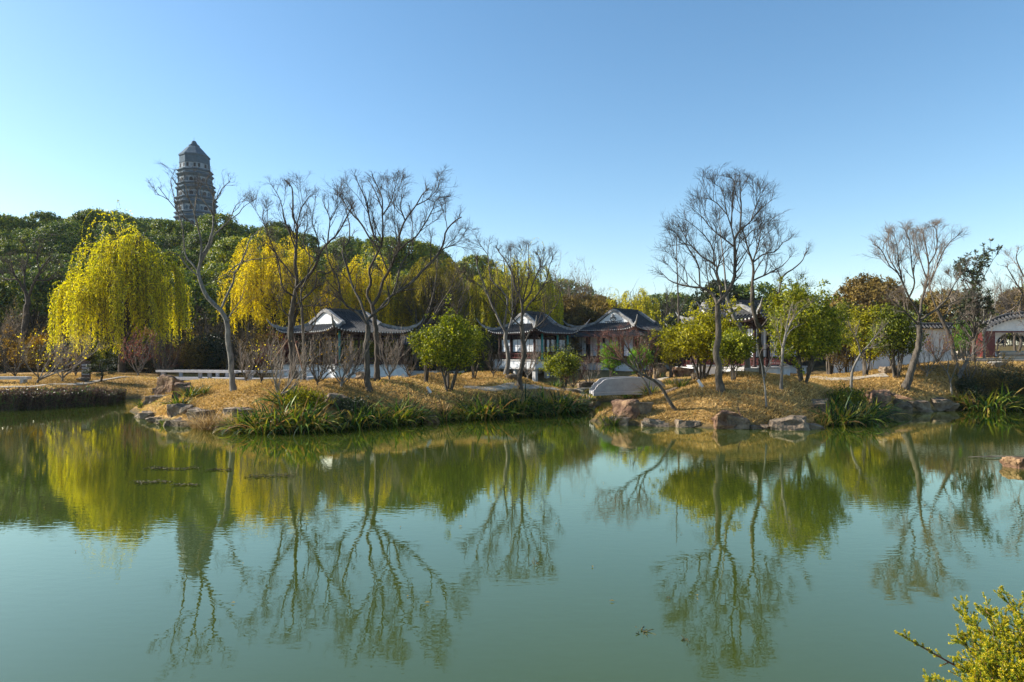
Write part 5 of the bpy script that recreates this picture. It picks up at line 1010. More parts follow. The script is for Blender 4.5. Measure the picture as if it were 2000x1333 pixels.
# ------------------------------------------------------------------ reeds, hedge
RV = []
for i in range(4): RV.append(('reed', reed_parts(500 + i, 105, 1.25, .8, (.15, 1.5), 'reed', .046, 1.0)))
for i in range(2): RV.append(('reed_dry', reed_parts(510 + i, 190, 1.25, .5, (.3, 1.1), 'reed_dry', .016, .9)))
for i in range(2): RV.append(('reed', reed_parts(520 + i, 90, .75, .5, (.2, .9), 'reed', .026, .7)))
RM = [(mb.mesh('reed_blades', M[m]), m) for m, mb in RV]
def shore_y(px):
    Y = np.arange(18, 60, .03); h = H((px - 1000) / F * Y, Y); i = np.where(h > .0)[0]; return float(Y[i[0]])
def reeds(px, py, v, sc, label, rz=None, z=None, grp='reed clumps along the shore'):
    if z is not None: py = max(py, HZ + F * CH / (shore_y(px) + .25))
    X, Y, zz = place(px, py) if z is None else ((px - 1000) / F * (F * (CH - z) / (py - HZ)), F * (CH - z) / (py - HZ), z)
    o = bpy.data.objects.new('reed_clump', RM[v][0]); C.objects.link(o); o.location = (X, Y, zz); o.rotation_euler = (0, 0, random.uniform(0, 6)); o.scale = (sc, sc, sc * random.uniform(.9, 1.1)); tag(o, label, 'reeds', grp)
random.seed(12)
lab_g = 'dark green and brown reed clump along the island waterline'
shore_px = [(470, 838), (492, 842), (515, 844), (538, 843), (562, 842), (588, 841), (614, 840), (640, 838), (664, 836), (690, 834), (716, 832), (742, 830), (768, 828), (794, 826), (815, 824), (872, 820), (894, 818), (918, 816), (942, 816), (966, 815), (990, 813), (1014, 811), (1038, 810), (1060, 808), (1085, 806), (1105, 804), (1125, 800)]
for i, (px, py) in enumerate(shore_px):
    reeds(px + random.uniform(-6, 6), py, random.choice((0, 1, 2, 3)), random.choice((.6, .85, 1.1, 1.25)) * random.uniform(.9, 1.1), nth(i) + ' dark reed clump from the left in the front row at the island waterline', z=.03)
    if i % 2: reeds(px + random.uniform(-12, 12), py - 14, random.choice((0, 1, 2, 3, 6, 7, 5, 4)), random.choice((.55, .8, 1.05)), nth(i) + ' reed clump from the left in the back row on the island bank')
for px, py, v, sc, lab in ((405, 838, 4, .95, 'fountain of dry straw coloured reeds at the left end of the island'), (385, 832, 5, .75, 'smaller dry straw clump left of the straw fountain'), (430, 838, 5, .85, 'dry straw clump right of the straw fountain'), (455, 830, 4, .7, 'dry straw clump below the pale leaning tree'), (560, 790, 1, 1.0, 'tall loose yellowing clump behind the island reeds'), (600, 790, 6, 1.2, 'feathery yellow green clump above the island reeds'), (640, 792, 6, 1.0, 'feathery clump beside the dark stump rock'), (350, 795, 1, .8, 'green clump in the rock ledges at the island tip'), (372, 775, 6, 1.1, 'yellow green clump leaning beside the red rock'), (395, 770, 6, .9, 'loose yellowing clump right of the red rock'), (325, 805, 7, .6, 'small clump on the tip ledges'), (278, 795, 7, .8, 'green clump at the very tip of the island'),
  (1145, 785, 0, .8, 'reed clump left of the inlet mouth'), (1165, 775, 2, .75, 'reed clump left of the stone bridge'), (1185, 760, 1, .7, 'reed clump at the left end of the stone bridge'), (1200, 745, 2, .6, 'reed clump behind the left bridge end'), (1185, 812, 6, .8, 'reed clump left of the blocky brown rocks'), (1200, 800, 6, .8, 'reed clump behind the blocky brown rocks'), (1245, 775, 2, .65, 'green clump under the stone bridge parapet'), (1270, 772, 1, .7, 'green clump right of the pale slanting stem'), (1225, 778, 3, .6, 'dark clump in the inlet below the bridge'), (1310, 752, 6, 1.0, 'mixed clump right of the stone bridge'), (1330, 758, 7, 1.1, 'low green clump by the right bridge end'), (1160, 740, 6, .7, 'small clump by the path bend'), (1085, 742, 7, 1.1, 'bright green tuft below the middle pavilion'), (1290, 720, 7, 1.0, 'tuft before the hall plinth'),
  (1630, 828, 0, 1.15, 'large green fountain of reeds right of the yellowish shore rock'), (1655, 826, 1, 1.25, 'tallest green reed fountain on the right shore'), (1688, 822, 2, 1.2, 'dark reed clump right of the tallest fountain'), (1605, 832, 6, .8, 'small reed clump at the left of the green fountain'), (1708, 812, 3, 1.1, 'shaded reed clump before the tall dark rock'), (1660, 800, 4, .75, 'loose dry clump behind the green fountain'), (1630, 795, 6, 1.1, 'feathery low plants behind the green fountain'),
  (1905, 800, 0, 1.3, 'reed clump at the right shore below the tangle bush'), (1932, 802, 1, 1.4, 'arching reed clump at the right shore'), (1958, 800, 2, 1.3, 'dark reed clump near the right edge'), (1984, 798, 3, 1.3, 'reed clump at the right edge'), (1885, 795, 4, .9, 'dry arching clump on the right shore'), (1915, 780, 4, .85, 'dry clump higher on the right bank'), (2000, 796, 0, 1.0, 'reed clump cut by the right edge'), (1870, 785, 7, 1.0, 'low clump between rocks and right reeds'), (1945, 780, 5, .8, 'straw clump on the right bank')):
    if py > 795: reeds(px, py, v, sc, lab, z=.03)
    else: reeds(px, py, v, sc, lab)
# purple brown hedge of marginal plants at the left
hm = []
for i in range(3):
    rng = np.random.default_rng(560 + i); mb = MB(); n = 260; s = np.stack([rng.uniform(-.55, .55, n), rng.uniform(-.3, .3, n), np.full(n, -.1)], 1); d = unit(np.stack([rng.normal(size=n) * .16, rng.normal(size=n) * .16, np.ones(n)], 1)); ln = rng.uniform(.55, 1.0, n); pts = np.stack([s, s + d * ln[:, None] * .5, s + d * ln[:, None]], 1)
    mb.tubes(pts, np.full((n, 3), .006), 3, r=rng.random(n)); m_ = 13; t = rng.uniform(.2, 1, (n, m_, 1)); c = (s[:, None] + d[:, None] * ln[:, None, None] * t).reshape(-1, 3); A = rng.normal(size=c.shape) * [1, 1, .6] + [0, 0, .25]
    mb.leaves(c, A, rng.normal(size=c.shape) + [0, 0, 1], rng.uniform(.08, .16, len(c)), rng.uniform(.02, .045, len(c)), rng.random(len(c))); hm.append(mb.mesh('leafy_stems', M['hedge']))
random.seed(4)
for i, px in enumerate(range(-12, 232, 13)):
    for row in range(2):
        ppx = px + random.uniform(-4, 4) + row * 6; yb = np.interp(ppx, [0, 200, 235], [797, 786, 780]) - row * 14
        Y = F * CH / (yb - HZ) if row == 0 else F * (CH - .3) / (yb + 6 - HZ); X = (ppx - 1000) / F * Y
        o = bpy.data.objects.new('waterside_plant', hm[(i + row) % 3]); C.objects.link(o); o.location = (X, Y, max(.0, hz(X, Y) - .05)); o.rotation_euler = (0, 0, random.uniform(0, 6)); sc = random.uniform(.85, 1.1) * (1 if ppx < 190 else .75); o.scale = (sc, sc, sc); tag(o, nth(i) + ' purple brown leafy plant from the left edge, ' + ('front' if row == 0 else 'back') + ' row of the left shore', 'plant', 'waterside plants along the left shore')
# ------------------------------------------------------------------ rocks
import bmesh
def rock_mesh(seed, sx, sy, sz, mat, blocky=.75, name='rock'):
    rng = np.random.default_rng(seed); bm = bmesh.new(); pts = []
    for i in range(26):
        p = rng.uniform(-1, 1, 3); p = np.sign(p) * np.abs(p) ** (1 - blocky * .75); pts.append(bm.verts.new((p[0] * sx / 2, p[1] * sy / 2, p[2] * sz / 2)))
    r = bmesh.ops.convex_hull(bm, input=bm.verts[:])
    bmesh.ops.delete(bm, geom=[v for v in bm.verts if not v.link_faces], context='VERTS')
    bmesh.ops.triangulate(bm, faces=bm.faces[:])
    bmesh.ops.bevel(bm, geom=bm.edges[:], offset=min(sx, sy, sz) * .035, segments=1, affect='EDGES')
    bmesh.ops.subdivide_edges(bm, edges=[e for e in bm.edges if e.calc_length() > max(sx, sz) * .16], cuts=2, use_grid_fill=True)
    bm.verts.ensure_lookup_table(); m = min(sx, sy, sz)
    co = np.array([v.co[:] for v in bm.verts]); n1 = vnoise(co[:, 0] * 3 + seed, co[:, 2] * 5 + co[:, 1] * 2, m * 1.2, seed) - .5; n2 = vnoise(co[:, 1] * 4 + seed, co[:, 2] * 7 - co[:, 0], m * .5, seed + 3) - .5
    for v, a, b in zip(bm.verts, n1, n2):
        d = v.co.normalized(); v.co += d * (a * .34 + b * .12) * m
    bm.normal_update(); me = bpy.data.meshes.new(name); bm.to_mesh(me); bm.free(); me.materials.append(M[mat]); return me
RK = [ # px centre, py bottom, px width, px height, waterline?, mat, label, yaw
 (1415, 834, 62, 32, 1, 'rock_red', 'big orange faced boulder at the front of the right shore'), (1440, 830, 44, 26, 1, 'rock', 'dark block leaning on the orange boulder'), (1222, 812, 60, 28, 0, 'rock_red', 'blocky brown boulder left of the leaning tree base'), (1255, 808, 40, 22, 0, 'rock', 'dark slanting block right of the brown boulder'),
 (1207, 823, 50, 15, 1, 'rock', 'low mossy slab at the inlet corner'), (1280, 822, 50, 15, 1, 'rock', 'rounded low rock under the grass slope'), (1290, 830, 70, 9, 1, 'rock', 'flat pale ledge at the waterline below the leaning tree'), (1345, 828, 52, 14, 1, 'rock', 'dark ledge stone left of the orange boulder'), (1440, 838, 42, 9, 1, 'rock', 'small mossy stone right of the orange boulder'), (1475, 838, 26, 7, 1, 'rock', 'tiny stone between the boulders'),
 (1548, 840, 76, 24, 1, 'rock', 'yellowish rough rock on the right shore, left of the green reeds'), (1500, 838, 24, 7, 1, 'rock', 'small dark stone left of the yellowish rock'), (1592, 838, 46, 10, 1, 'rock', 'low dark stone under the green reeds'), (1722, 806, 66, 44, 1, 'rock_red', 'tall square topped dark rock on the right shore'), (1765, 808, 44, 24, 1, 'rock', 'dark shaded stone right of the square rock'), (1800, 805, 56, 20, 1, 'rock', 'long dark ledge under the curved tree'), (1845, 802, 62, 24, 1, 'rock', 'dark blocky ledge before the right reeds'), (1890, 800, 40, 22, 1, 'rock', 'dark rock under the right reeds'), (1600, 800, 40, 20, 0, 'rock', 'mossy rock half hidden above the reeds'),
 (1992, 916, 40, 26, 1, 'rock_red', 'reddish rock standing in the water at the right edge'), (1700, 812, 60, 8, 1, 'rock', 'flat shelf stone in front of the square rock'),
 (325, 770, 48, 34, 0, 'rock_red', 'large rust red boulder at the island tip'), (350, 776, 44, 32, 0, 'rock_red', 'second dark red boulder right of the tip boulder'), (305, 768, 18, 8, 0, 'rock', 'small pale stone left of the red boulders'), (303, 786, 46, 13, 0, 'rock', 'pale flat ledge in front of the red boulders'), (290, 800, 40, 13, 1, 'rock', 'stacked ledge stone at the island tip'), (272, 803, 18, 9, 1, 'rock', 'outermost small stone at the tip'), (300, 812, 44, 10, 1, 'rock', 'long flat slab at the tip waterline'), (318, 822, 34, 9, 1, 'rock', 'broken slab below the tip'), (345, 812, 50, 22, 0, 'rock', 'brown shore block below the sloping lawn'), (335, 832, 40, 10, 1, 'rock', 'low slab left of the straw reeds'), (365, 834, 30, 9, 1, 'rock', 'low slab under the straw reeds'), (385, 818, 50, 18, 0, 'rock', 'dark ledge block behind the straw reeds'), (350, 826, 34, 14, 1, 'rock', 'small block between slabs and straw reeds'), (432, 842, 30, 12, 1, 'rock', 'stone at the waterline right of the straw reeds'), (470, 812, 44, 14, 0, 'rock', 'ledge stone on the lawn edge before the green reeds'), (450, 808, 40, 10, 0, 'rock', 'flat pale ledge on the lawn edge'),
 (655, 795, 52, 26, 0, 'rock', 'dark rock like a stump behind the middle island reeds'), (708, 742, 30, 16, 0, 'rock', 'square pale block beside the white plinth'), (838, 826, 40, 13, 1, 'rock_red', 'reddish slab at the waterline between reed groups'), (930, 800, 30, 12, 0, 'rock', 'yellowish stone among the right island reeds'), (1070, 805, 30, 12, 1, 'rock', 'stone at the waterline by the right island reeds'), (1100, 785, 30, 9, 0, 'rock', 'flat stone on the bank left of the bridge'), (1145, 792, 44, 12, 0, 'rock', 'dark shelf rock left of the inlet'), (1120, 768, 30, 9, 0, 'rock', 'stone at the end of the concrete path'), (1150, 752, 44, 12, 0, 'rock', 'dark low rock behind the stone bridge, left'), (1310, 768, 30, 12, 0, 'rock', 'dark stone at the right bridge end'), (1290, 738, 26, 30, 0, 'rock', 'dark upright rock behind the stone bridge'), (1345, 735, 46, 16, 0, 'rock_red', 'orange brown rock pile left of the broad shrub'), (1370, 740, 36, 12, 0, 'rock', 'low stones under the broad shrub'), (1340, 748, 40, 8, 0, 'rock', 'flat stone step beside the path'), (158, 746, 22, 8, 0, 'rock', 'dark stone on the left lawn'), (1000, 742, 26, 10, 0, 'rock', 'small rock by the twin stem tree'), (1740, 730, 30, 14, 0, 'rock', 'pale rock below the white wall'), (1955, 716, 34, 9, 0, 'path', 'pale flat stone below the paved steps'), (1725, 800, 40, 10, 1, 'rock', 'shelf stone under the square rock')]
for i, (px, py, w_, h_, wl_, mt, lab) in enumerate(RK):
    if wl_: Y = F * CH / (py - HZ); Y = min(Y, shore_y(px) + .05) if Y > 18 else Y; X = (px - 1000) / F * Y; z = 0.0
    else: X, Y, z = place(px, py)
    k = Y / F; hh = h_ * k; sy = max(.5, w_ * k * .8); me = rock_mesh(600 + i, w_ * k, sy, hh * 1.5, mt)
    o = bpy.data.objects.new('rock', me); C.objects.link(o); o.location = (X, Y + sy * .32, z + hh * .25); o.rotation_euler = (random.uniform(-.06, .06), random.uniform(-.08, .08), random.uniform(-.35, .35)); tag(o, lab, 'rock', 'rocks along the shore')
# ------------------------------------------------------------------ stone slab bridge over the inlet
Yb = 31.3; bx0 = (1159 - 1000) / F * Yb; bx1 = (1314 - 1000) / F * Yb; zb_ = CH + (HZ - 767) / F * Yb; zt_ = CH + (HZ - 738) / F * Yb
br = empty('stone_bridge', ((bx0 + bx1) / 2, Yb, zb_), 0, 'low stone slab bridge with a stepped cloud shaped parapet over the inlet', 'bridge')
hb = (bx1 - bx0) / 2; ht = zt_ - zb_
def pprof():
    top = []
    for t, z in ((-1, .06), (-.985, .16), (-.95, .2), (-.93, .36), (-.9, .4), (-.885, .52), (-.85, .56), (-.82, .60), (-.74, .82), (-.66, .90), (-.4, .955), (-.12, 1.0), (.12, 1.0), (.4, .955), (.6, .90), (.68, .80), (.72, .74), (.74, .60), (.79, .56), (.82, .42), (.88, .38), (.91, .22), (.97, .18), (1, .04)): top.append((t * hb, z * ht))
    bot = [(x, -.02 + .10 * ht * (1 - (x / hb) ** 2)) for x in np.linspace(hb, -hb, 15)]
    return top, bot
for y0 in (0.0, 1.55):
    top, bot = pprof(); loop = top + bot; n = len(loop); V = [(x, y0, z) for x, z in loop] + [(x, y0 + .14, z) for x, z in loop]; m_ = MB(); nt_ = len(top)
    bz = lambda x: -.02 + .10 * ht * (1 - (x / hb) ** 2)
    V2 = []
    for d in (y0, y0 + .14):
        for x, z in top: V2 += [(x, d, z), (x, d, min(bz(x), z - .02))]
    q = []
    for i in range(nt_ - 1):
        a = 2 * i; b = 2 * nt_ + 2 * i; q += [(a + 1, a + 3, a + 2, a), (b, b + 2, b + 3, b + 1), (a, a + 2, b + 2, b), (a + 1, b + 1, b + 3, a + 3)]
    q += [(0, 2 * nt_, 2 * nt_ + 1, 1)]; m_.add(V2, Q=q); m_.build('parapet', M['stone_bridge'], br)
    m_ = MB(); P = [(x, y0 + .07, bz(x) - .02) for x in np.linspace(-hb, hb, 15)]; V = []
    for x, y, z in P: V += [(x, y0 - .05, z), (x, y0 + .19, z), (x, y0 + .19, z - .12), (x, y0 - .05, z - .12)]
    q = []
    for i in range(14):
        for c in range(4): q.append((4 * i + c, 4 * i + (c + 1) % 4, 4 * i + 4 + (c + 1) % 4, 4 * i + 4 + c))
    q += [(0, 1, 2, 3), (56, 57, 58, 59)]; m_.add(V, Q=q); m_.build('edge_beam', M['stone_bridge'], br)
m_ = MB(); m_.box(-hb - .02, hb + .02, .2, 1.5, -.10, .04); m_.build('deck', M['stone_bridge'], br)
# ------------------------------------------------------------------ zigzag bridge on the left
zz = empty('zigzag_bridge', (-19.5, 44, 0), 0, 'white stone zigzag footbridge with a low bench rail leading to the left pavilion', 'bridge')
PTS = [(325, 45.0), (420, 43.5), (480, 42.5), (560, 43.2), (600, 46.0)]
PP = [np.array([(px - 1000) / F * Y + 19.5, Y - 44]) for px, Y in PTS]
def beam(mb, a, b, z0, z1, wd, off=0.0):
    d = unit(b - a); s = np.array([-d[1], d[0]]); a_ = a + s * off; b_ = b + s * off; V = []
    for p in (a_, b_):
        for e, z in ((-wd / 2, z0), (wd / 2, z0), (wd / 2, z1), (-wd / 2, z1)): V.append((p[0] + s[0] * e, p[1] + s[1] * e, z))
    mb.add(V, Q=[(0, 1, 5, 4), (1, 2, 6, 5), (2, 3, 7, 6), (3, 0, 4, 7), (3, 2, 1, 0), (4, 5, 6, 7)])
for i in range(4):
    a, b = PP[i], PP[i + 1]; m_ = MB(); beam(m_, a, b, .93, 1.08, 1.5); m_.build('deck_slab', M['stone_bridge'], zz)
    for off in (-.72, .72):
        m_ = MB(); beam(m_, a, b, 1.42, 1.55, .24, off); m_.build('rail', M['stone_bridge'], zz)
        L_ = np.linalg.norm(b - a); n = max(2, int(L_ / 1.7)); d = unit(b - a); s = np.array([-d[1], d[0]])
        for t in np.linspace(.12, .88, n):
            p = a + (b - a) * t + s * off; m_ = MB(); m_.box(p[0] - .09, p[0] + .09, p[1] - .09, p[1] + .09, 1.08, 1.42); m_.build('rail_post', M['stone_bridge'], zz)
    for t in (.15, .85):
        p = a + (b - a) * t; m_ = MB(); m_.box(p[0] - .14, p[0] + .14, p[1] - .6, p[1] + .6, -1.2, .93); m_.build('pier', M['stone'], zz)
# ------------------------------------------------------------------ benches, sign, plates, stakes
def bench(px, py, wpx, hpx, label, curved=False):
    X, Y, z = place(px, py); k = Y / F; w_ = wpx * k; h_ = hpx * k; r = empty('stone_bench', (X, Y, z), .05, label, 'bench'); m_ = MB()
    if curved:
        xs = np.linspace(-w_ / 2, w_ / 2, 13); V = []
        for x in xs: zt = h_ * (1 - .25 * (2 * x / w_) ** 2); V += [(x, -.22, zt - .12), (x, .22, zt - .12), (x, .22, zt), (x, -.22, zt)]
        q = []
        for i in range(12):
            for c in range(4): q.append((4 * i + c, 4 * i + (c + 1) % 4, 4 * i + 4 + (c + 1) % 4, 4 * i + 4 + c))
        q += [(0, 1, 2, 3), (48, 49, 50, 51)]; m_.add(V, Q=q)
    else: m_.box(-w_ / 2, w_ / 2, -.22, .22, h_ - .16, h_)
    m_.build('seat', M['stone'], r)
    for s in (-1, 1): l_ = MB(); l_.box(s * w_ * .36 - .09, s * w_ * .36 + .09, -.18, .18, -.15, h_ * .8 - .06); l_.build('leg', M['stone'], r)
bench(18, 749, 76, 13, 'grey stone bench at the far left edge on the lawn')
bench(1515, 731, 50, 23, 'curved pale stone bench in front of the right pavilion plinth', True)
bench(1472, 727, 26, 9, 'tiny stone stool left of the curved bench')
X, Y, z = place(168, 742); k = Y / F
sg = empty('information_sign', (X, Y, z), -.1, 'dark brown information sign with four pale strips, left of the dwarf pine', 'sign'); w_ = 18 * k; h_ = 36 * k
m_ = MB(); m_.box(-w_ / 2, w_ / 2, -.04, .04, -.1, h_); m_.build('board', M['board'], sg)
for i, zf_ in enumerate((.80, .64, .48, .32)):
    m_ = MB(); m_.box(-w_ * .42, w_ * .42, -.055, -.041, h_ * zf_ - .065, h_ * zf_ + .045); st = m_.build('name_strip', M['strip'], sg)
    l_ = MB(); rr_ = random.Random(i)
    x = -w_ * .34
    while x < w_ * .3: ww_ = rr_.uniform(.03, .06); l_.box(x, x + ww_, -.0565, -.0555, h_ * zf_ - .03, h_ * zf_ + .015); x += ww_ + .025
    l_.build('lettering', M['board'], st)
for px, py, ln, an, lab in ((836, 770, 14, 55, 'small tilted white plate on the lawn left of the big round shrub'), (1366, 759, 17, 55, 'white tilted marker plate left of the tallest tree'), (598, 746, 8, 70, 'small white plate before the left plinth corner'), (787, 738, 8, 50, 'tiny white plate right of the leftmost pavilion'), (1002, 741, 7, 60, 'tiny pale plate behind the middle mound')):
    X, Y, z = place(px, py); k = Y / F; t = empty('marker_plate', (X, Y, z), 0, lab, 'plate'); m_ = MB(); m_.box(-ln * k * .5, ln * k * .5, -.012, .012, 0, .10); o = m_.build('plate', M['metal'], t); o.rotation_euler = (0, rad(an), 0); o.location = (0, 0, ln * k * .45)
    m_ = MB(); m_.tubes(np.array([(0, .02, -.15), (0, .02, ln * k * .5)]), np.array([.008, .008]), 6); m_.build('stake', M['metal'], t)
fx, fy, fz = place(577, 737)
for dx, dy, lab in ((-1.55, -.7, 'brown bamboo stake propping the second trunk from the left, leaning left'), (-.45, .55, 'near upright brown bamboo stake at the second trunk'), (.75, -.8, 'brown bamboo stake propping the second trunk from the right side')):
    X, Y = fx + dx, fy + dy; z = hz(X, Y); o = MB(); top = np.array([fx - .12 - X, fy - Y, CH + (HZ - 652) / F * fy - z]); o.tubes(np.array([(0, 0, -.2), top * .5, top]), np.array([.035, .033, .03]), 7, cap=True); s_o = o.build('support_stake', M['stake'], None, smooth=True); s_o.location = (X, Y, z); tag(s_o, lab, 'stake')
# path ribbons on the lawn
def path(pts, wd, name='path'):
    pts = np.array(pts, float); P, _ = resample(np.c_[pts, np.zeros(len(pts))], np.zeros(len(pts)), 40); T = unit(np.gradient(P[:, :2], axis=0)); S = np.stack([-T[:, 1], T[:, 0]], 1); V = []; 
    for t in np.linspace(-.5, .5, 5): q = P[:, :2] + S * wd * t; V.append(np.c_[q, H(q[:, 0], q[:, 1]) + .05])
    V = np.stack(V, 1); i = np.arange(39)[:, None] * 5 + np.arange(4)[None]; m_ = MB(); Vb = V.copy(); Vb[..., 2] -= .15; m_.add(V, Q=np.stack([i, i + 1, i + 6, i + 5], -1))
    E = np.stack([V[:, 0], Vb[:, 0]], 1); e = np.arange(39) * 2; m_.add(E, Q=np.stack([e, e + 1, e + 3, e + 2], -1)); E = np.stack([V[:, -1], Vb[:, -1]], 1); m_.add(E, Q=np.stack([e, e + 2, e + 3, e + 1], -1))
    tag(m_.build(name, M['path'], smooth=False), kind='structure')
def pl_(px, py): return place(px, py)[:2]
path([pl_(905, 758), pl_(985, 757), pl_(1070, 760), pl_(1130, 764), (bx0 + .1, Yb + .85)], .4)
path([(bx1 - .1, Yb + .85), (bx1 + .9, Yb + 1.0), (bx1 + 1.6, Yb + 1.8)], .7)
path([pl_(1090, 732), pl_(1150, 730), pl_(1220, 724), pl_(1300, 722)], .7)
path([pl_(1580, 738), pl_(1625, 742), pl_(1680, 738), pl_(1730, 733)], .9)
path([pl_(-60, 756), pl_(40, 757), pl_(120, 752), pl_(210, 742), pl_(290, 738)], .35)
# two walkers beyond the gate
def walker(px, footpy, hpx, Y, mats, label, step):
    X = (px - 1000) / F * Y; z0 = CH + (HZ - footpy) / F * Y; hgt = hpx * Y / F; s = hgt / 1.72
    J = {'pel': (0, 0, .93), 'spi': (0, .02, 1.15), 'che': (0, .02, 1.36), 'nek': (0, .01, 1.48), 'hed': (0, -.01, 1.60), 'top': (0, 0, 1.70),
         'hl': (.09, 0, .90), 'kl': (.10, -.06 * step, .50), 'al': (.10, .12 * step, .09), 'tl': (.10, -.02 + .1 * step, .04), 'hr': (-.09, 0, .90), 'kr': (-.10, -.10 * step, .50), 'ar': (-.10, -.20 * step, .09), 'tr': (-.10, -.34 * step, .05),
         'sl': (.19, .01, 1.40), 'el': (.24, .05, 1.12), 'wl': (.22, -.06, .88), 'fl': (.21, -.08, .80), 'sr': (-.19, .01, 1.40), 'er': (-.24, .05, 1.12), 'wr': (-.22, -.04, .88), 'fr': (-.21, -.06, .80)}
    R = {'pel': .15, 'spi': .14, 'che': .16, 'nek': .06, 'hed': .10, 'top': .07, 'hl': .10, 'kl': .065, 'al': .045, 'tl': .04, 'hr': .10, 'kr': .065, 'ar': .045, 'tr': .04, 'sl': .065, 'el': .05, 'wl': .035, 'fl': .03, 'sr': .065, 'er': .05, 'wr': .035, 'fr': .03}
    E = [('pel', 'spi'), ('spi', 'che'), ('che', 'nek'), ('nek', 'hed'), ('hed', 'top'), ('pel', 'hl'), ('hl', 'kl'), ('kl', 'al'), ('al', 'tl'), ('pel', 'hr'), ('hr', 'kr'), ('kr', 'ar'), ('ar', 'tr'), ('che', 'sl'), ('sl', 'el'), ('el', 'wl'), ('wl', 'fl'), ('che', 'sr'), ('sr', 'er'), ('er', 'wr'), ('wr', 'fr')]
    ks = list(J); me = bpy.data.meshes.new('body'); me.from_pydata([tuple(c * s for c in J[k]) for k in ks], [(ks.index(a), ks.index(b)) for a, b in E], []); o = bpy.data.objects.new('person', me); C.objects.link(o); o.location = (X, Y, z0)
    sk = o.modifiers.new('skin', 'SKIN'); sl = me.skin_vertices[0].data
    for i, k in enumerate(ks): sl[i].radius = (R[k] * s, R[k] * s * (.75 if k in ('spi', 'che', 'pel') else 1)); sl[i].use_root = (i == 0)
    ss = o.modifiers.new('sub', 'SUBSURF'); ss.levels = 1; ss.render_levels = 2
    dg = bpy.context.evaluated_depsgraph_get(); me2 = bpy.data.meshes.new_from_object(o.evaluated_get(dg)); o.modifiers.clear(); o.data = me2
    for m in mats: me2.materials.append(M[m])
    for p in me2.polygons: p.use_smooth = True; p.material_index = 1 if p.center[2] < .93 * s else 0
    for p in me2.polygons:
        if p.center[2] > 1.5 * s: p.material_index = 2
    tag(o, label, 'person')
M['hair'] = surf('dark_hair', (.02, .014, .01), (.04, .03, .02), 5, .8, 0)
walker(1950, 676, 19, 62.5, ('cloth_blue', 'cloth_dark', 'hair'), 'person in a blue jacket walking beyond the gateway', 1)
walker(1957.5, 679, 20, 61.5, ('cloth_dark', 'cloth_dark', 'hair'), 'person in dark clothes walking beyond the gateway beside the blue one', -1)
# ------------------------------------------------------------------ floating scum and drowned weed
def scum(px0, px1, py, hp, seed, label):
    Yc = F * CH / (py - HZ); x0 = (px0 - 1000) / F * Yc; x1 = (px1 - 1000) / F * Yc; dY = hp * Yc / (py - HZ); rng = np.random.default_rng(seed); m_ = MB(); n = int(130 * (px1 - px0) / 90)
    t = rng.random(n); c = np.stack([x0 + (x1 - x0) * t, Yc + rng.normal(size=n) * dY * .28 + np.sin(t * 7 + seed) * dY * .2, np.full(n, .012) + rng.random(n) * .01], 1); c -= [(x0 + x1) / 2, Yc, 0]
    A = np.stack([rng.normal(size=n), rng.normal(size=n), rng.normal(size=n) * .03], 1); m_.leaves(c, A, np.tile([0., 0, 1], (n, 1)), rng.uniform(.04, .13, n), rng.uniform(.015, .035, n)); o = m_.build('floating_debris', M['scum']); o.location = ((x0 + x1) / 2, Yc, 0); tag(o, label, 'debris', None, 'stuff')
scum(282, 388, 916, 5, 1, 'thin dark line of floating debris in the willow reflection'); scum(260, 330, 943, 5, 2, 'second dark debris line nearer, at the left'); scum(480, 578, 931, 9, 3, 'dark patch of floating debris in the golden reflection'); scum(400, 450, 919, 4, 4, 'short dark debris line right of the longer one'); scum(340, 390, 948, 3, 5, 'faint debris specks below the left lines')
def drowned(px, py, wd, seed, label):
    Yc = F * CH / (py - HZ); X = (px - 1000) / F * Yc; rng = np.random.default_rng(seed); k = Yc / F; r = wd * k / 2; n = 26; a = rng.uniform(0, 6.28, n); s = np.stack([np.cos(a) * r * .3 * rng.random(n), np.sin(a) * r * .6 * rng.random(n), np.full(n, -.03)], 1); d = unit(np.stack([rng.normal(size=n), rng.normal(size=n), rng.uniform(.0, .12, n)], 1)); L_ = rng.uniform(.2, .8, n)[:, None] * r
    P = np.stack([s, s + d * L_ * .5 + [0, 0, .012], s + d * L_ + [0, 0, .03] * (rng.random((n, 1)))], 1); m_ = MB(); m_.tubes(P, np.full((n, 3), .004), 4); o = m_.build('drowned_twigs', M['scum']); o.location = (X, Yc, .012); tag(o, label, 'twigs')
drowned(1254, 1233, 64, 1, 'dark tangle of drowned twigs breaking the surface in the near water'); drowned(1342, 1252, 34, 2, 'smaller drowned twig tangle right of the larger one'); drowned(1043, 1101, 40, 3, 'faint drowned twigs further out in the water')
sk_ = MB(); P, R = resample([(-.75, 0, .03), (-.2, .02, .04), (.3, -.03, .05), (.75, .02, .04)], [.01, .016, .016, .01], 12); sk_.tubes(P, R, 6); o = sk_.build('driftwood', M['twig_pale'], smooth=True); o.location = ((1950 - 1000) / F * 17.0, 17.0, 0); tag(o, 'thin pale stick floating left of the reddish water rock', 'stick')
rng = np.random.default_rng(17); n = 90; Yl = 7 + 16 * rng.random(n); Xl = (rng.random(n) * 1.4 - .7) * Yl; k = poly_sd(Xl, Yl, POND) < -.5; Xl, Yl = Xl[k], Yl[k]; n = len(Xl); m_ = MB(); m_.leaves(np.stack([Xl, Yl, np.full(n, .012)], 1), np.stack([rng.normal(size=n), rng.normal(size=n), np.zeros(n)], 1), np.tile([0., 0, 1], (n, 1)), rng.uniform(.03, .07, n), rng.uniform(.015, .03, n), rng.random(n)); tag(m_.build('floating_leaves', M['brown_leaf']), 'scattered tiny fallen leaves floating on the pond', 'leaves', None, 'stuff')
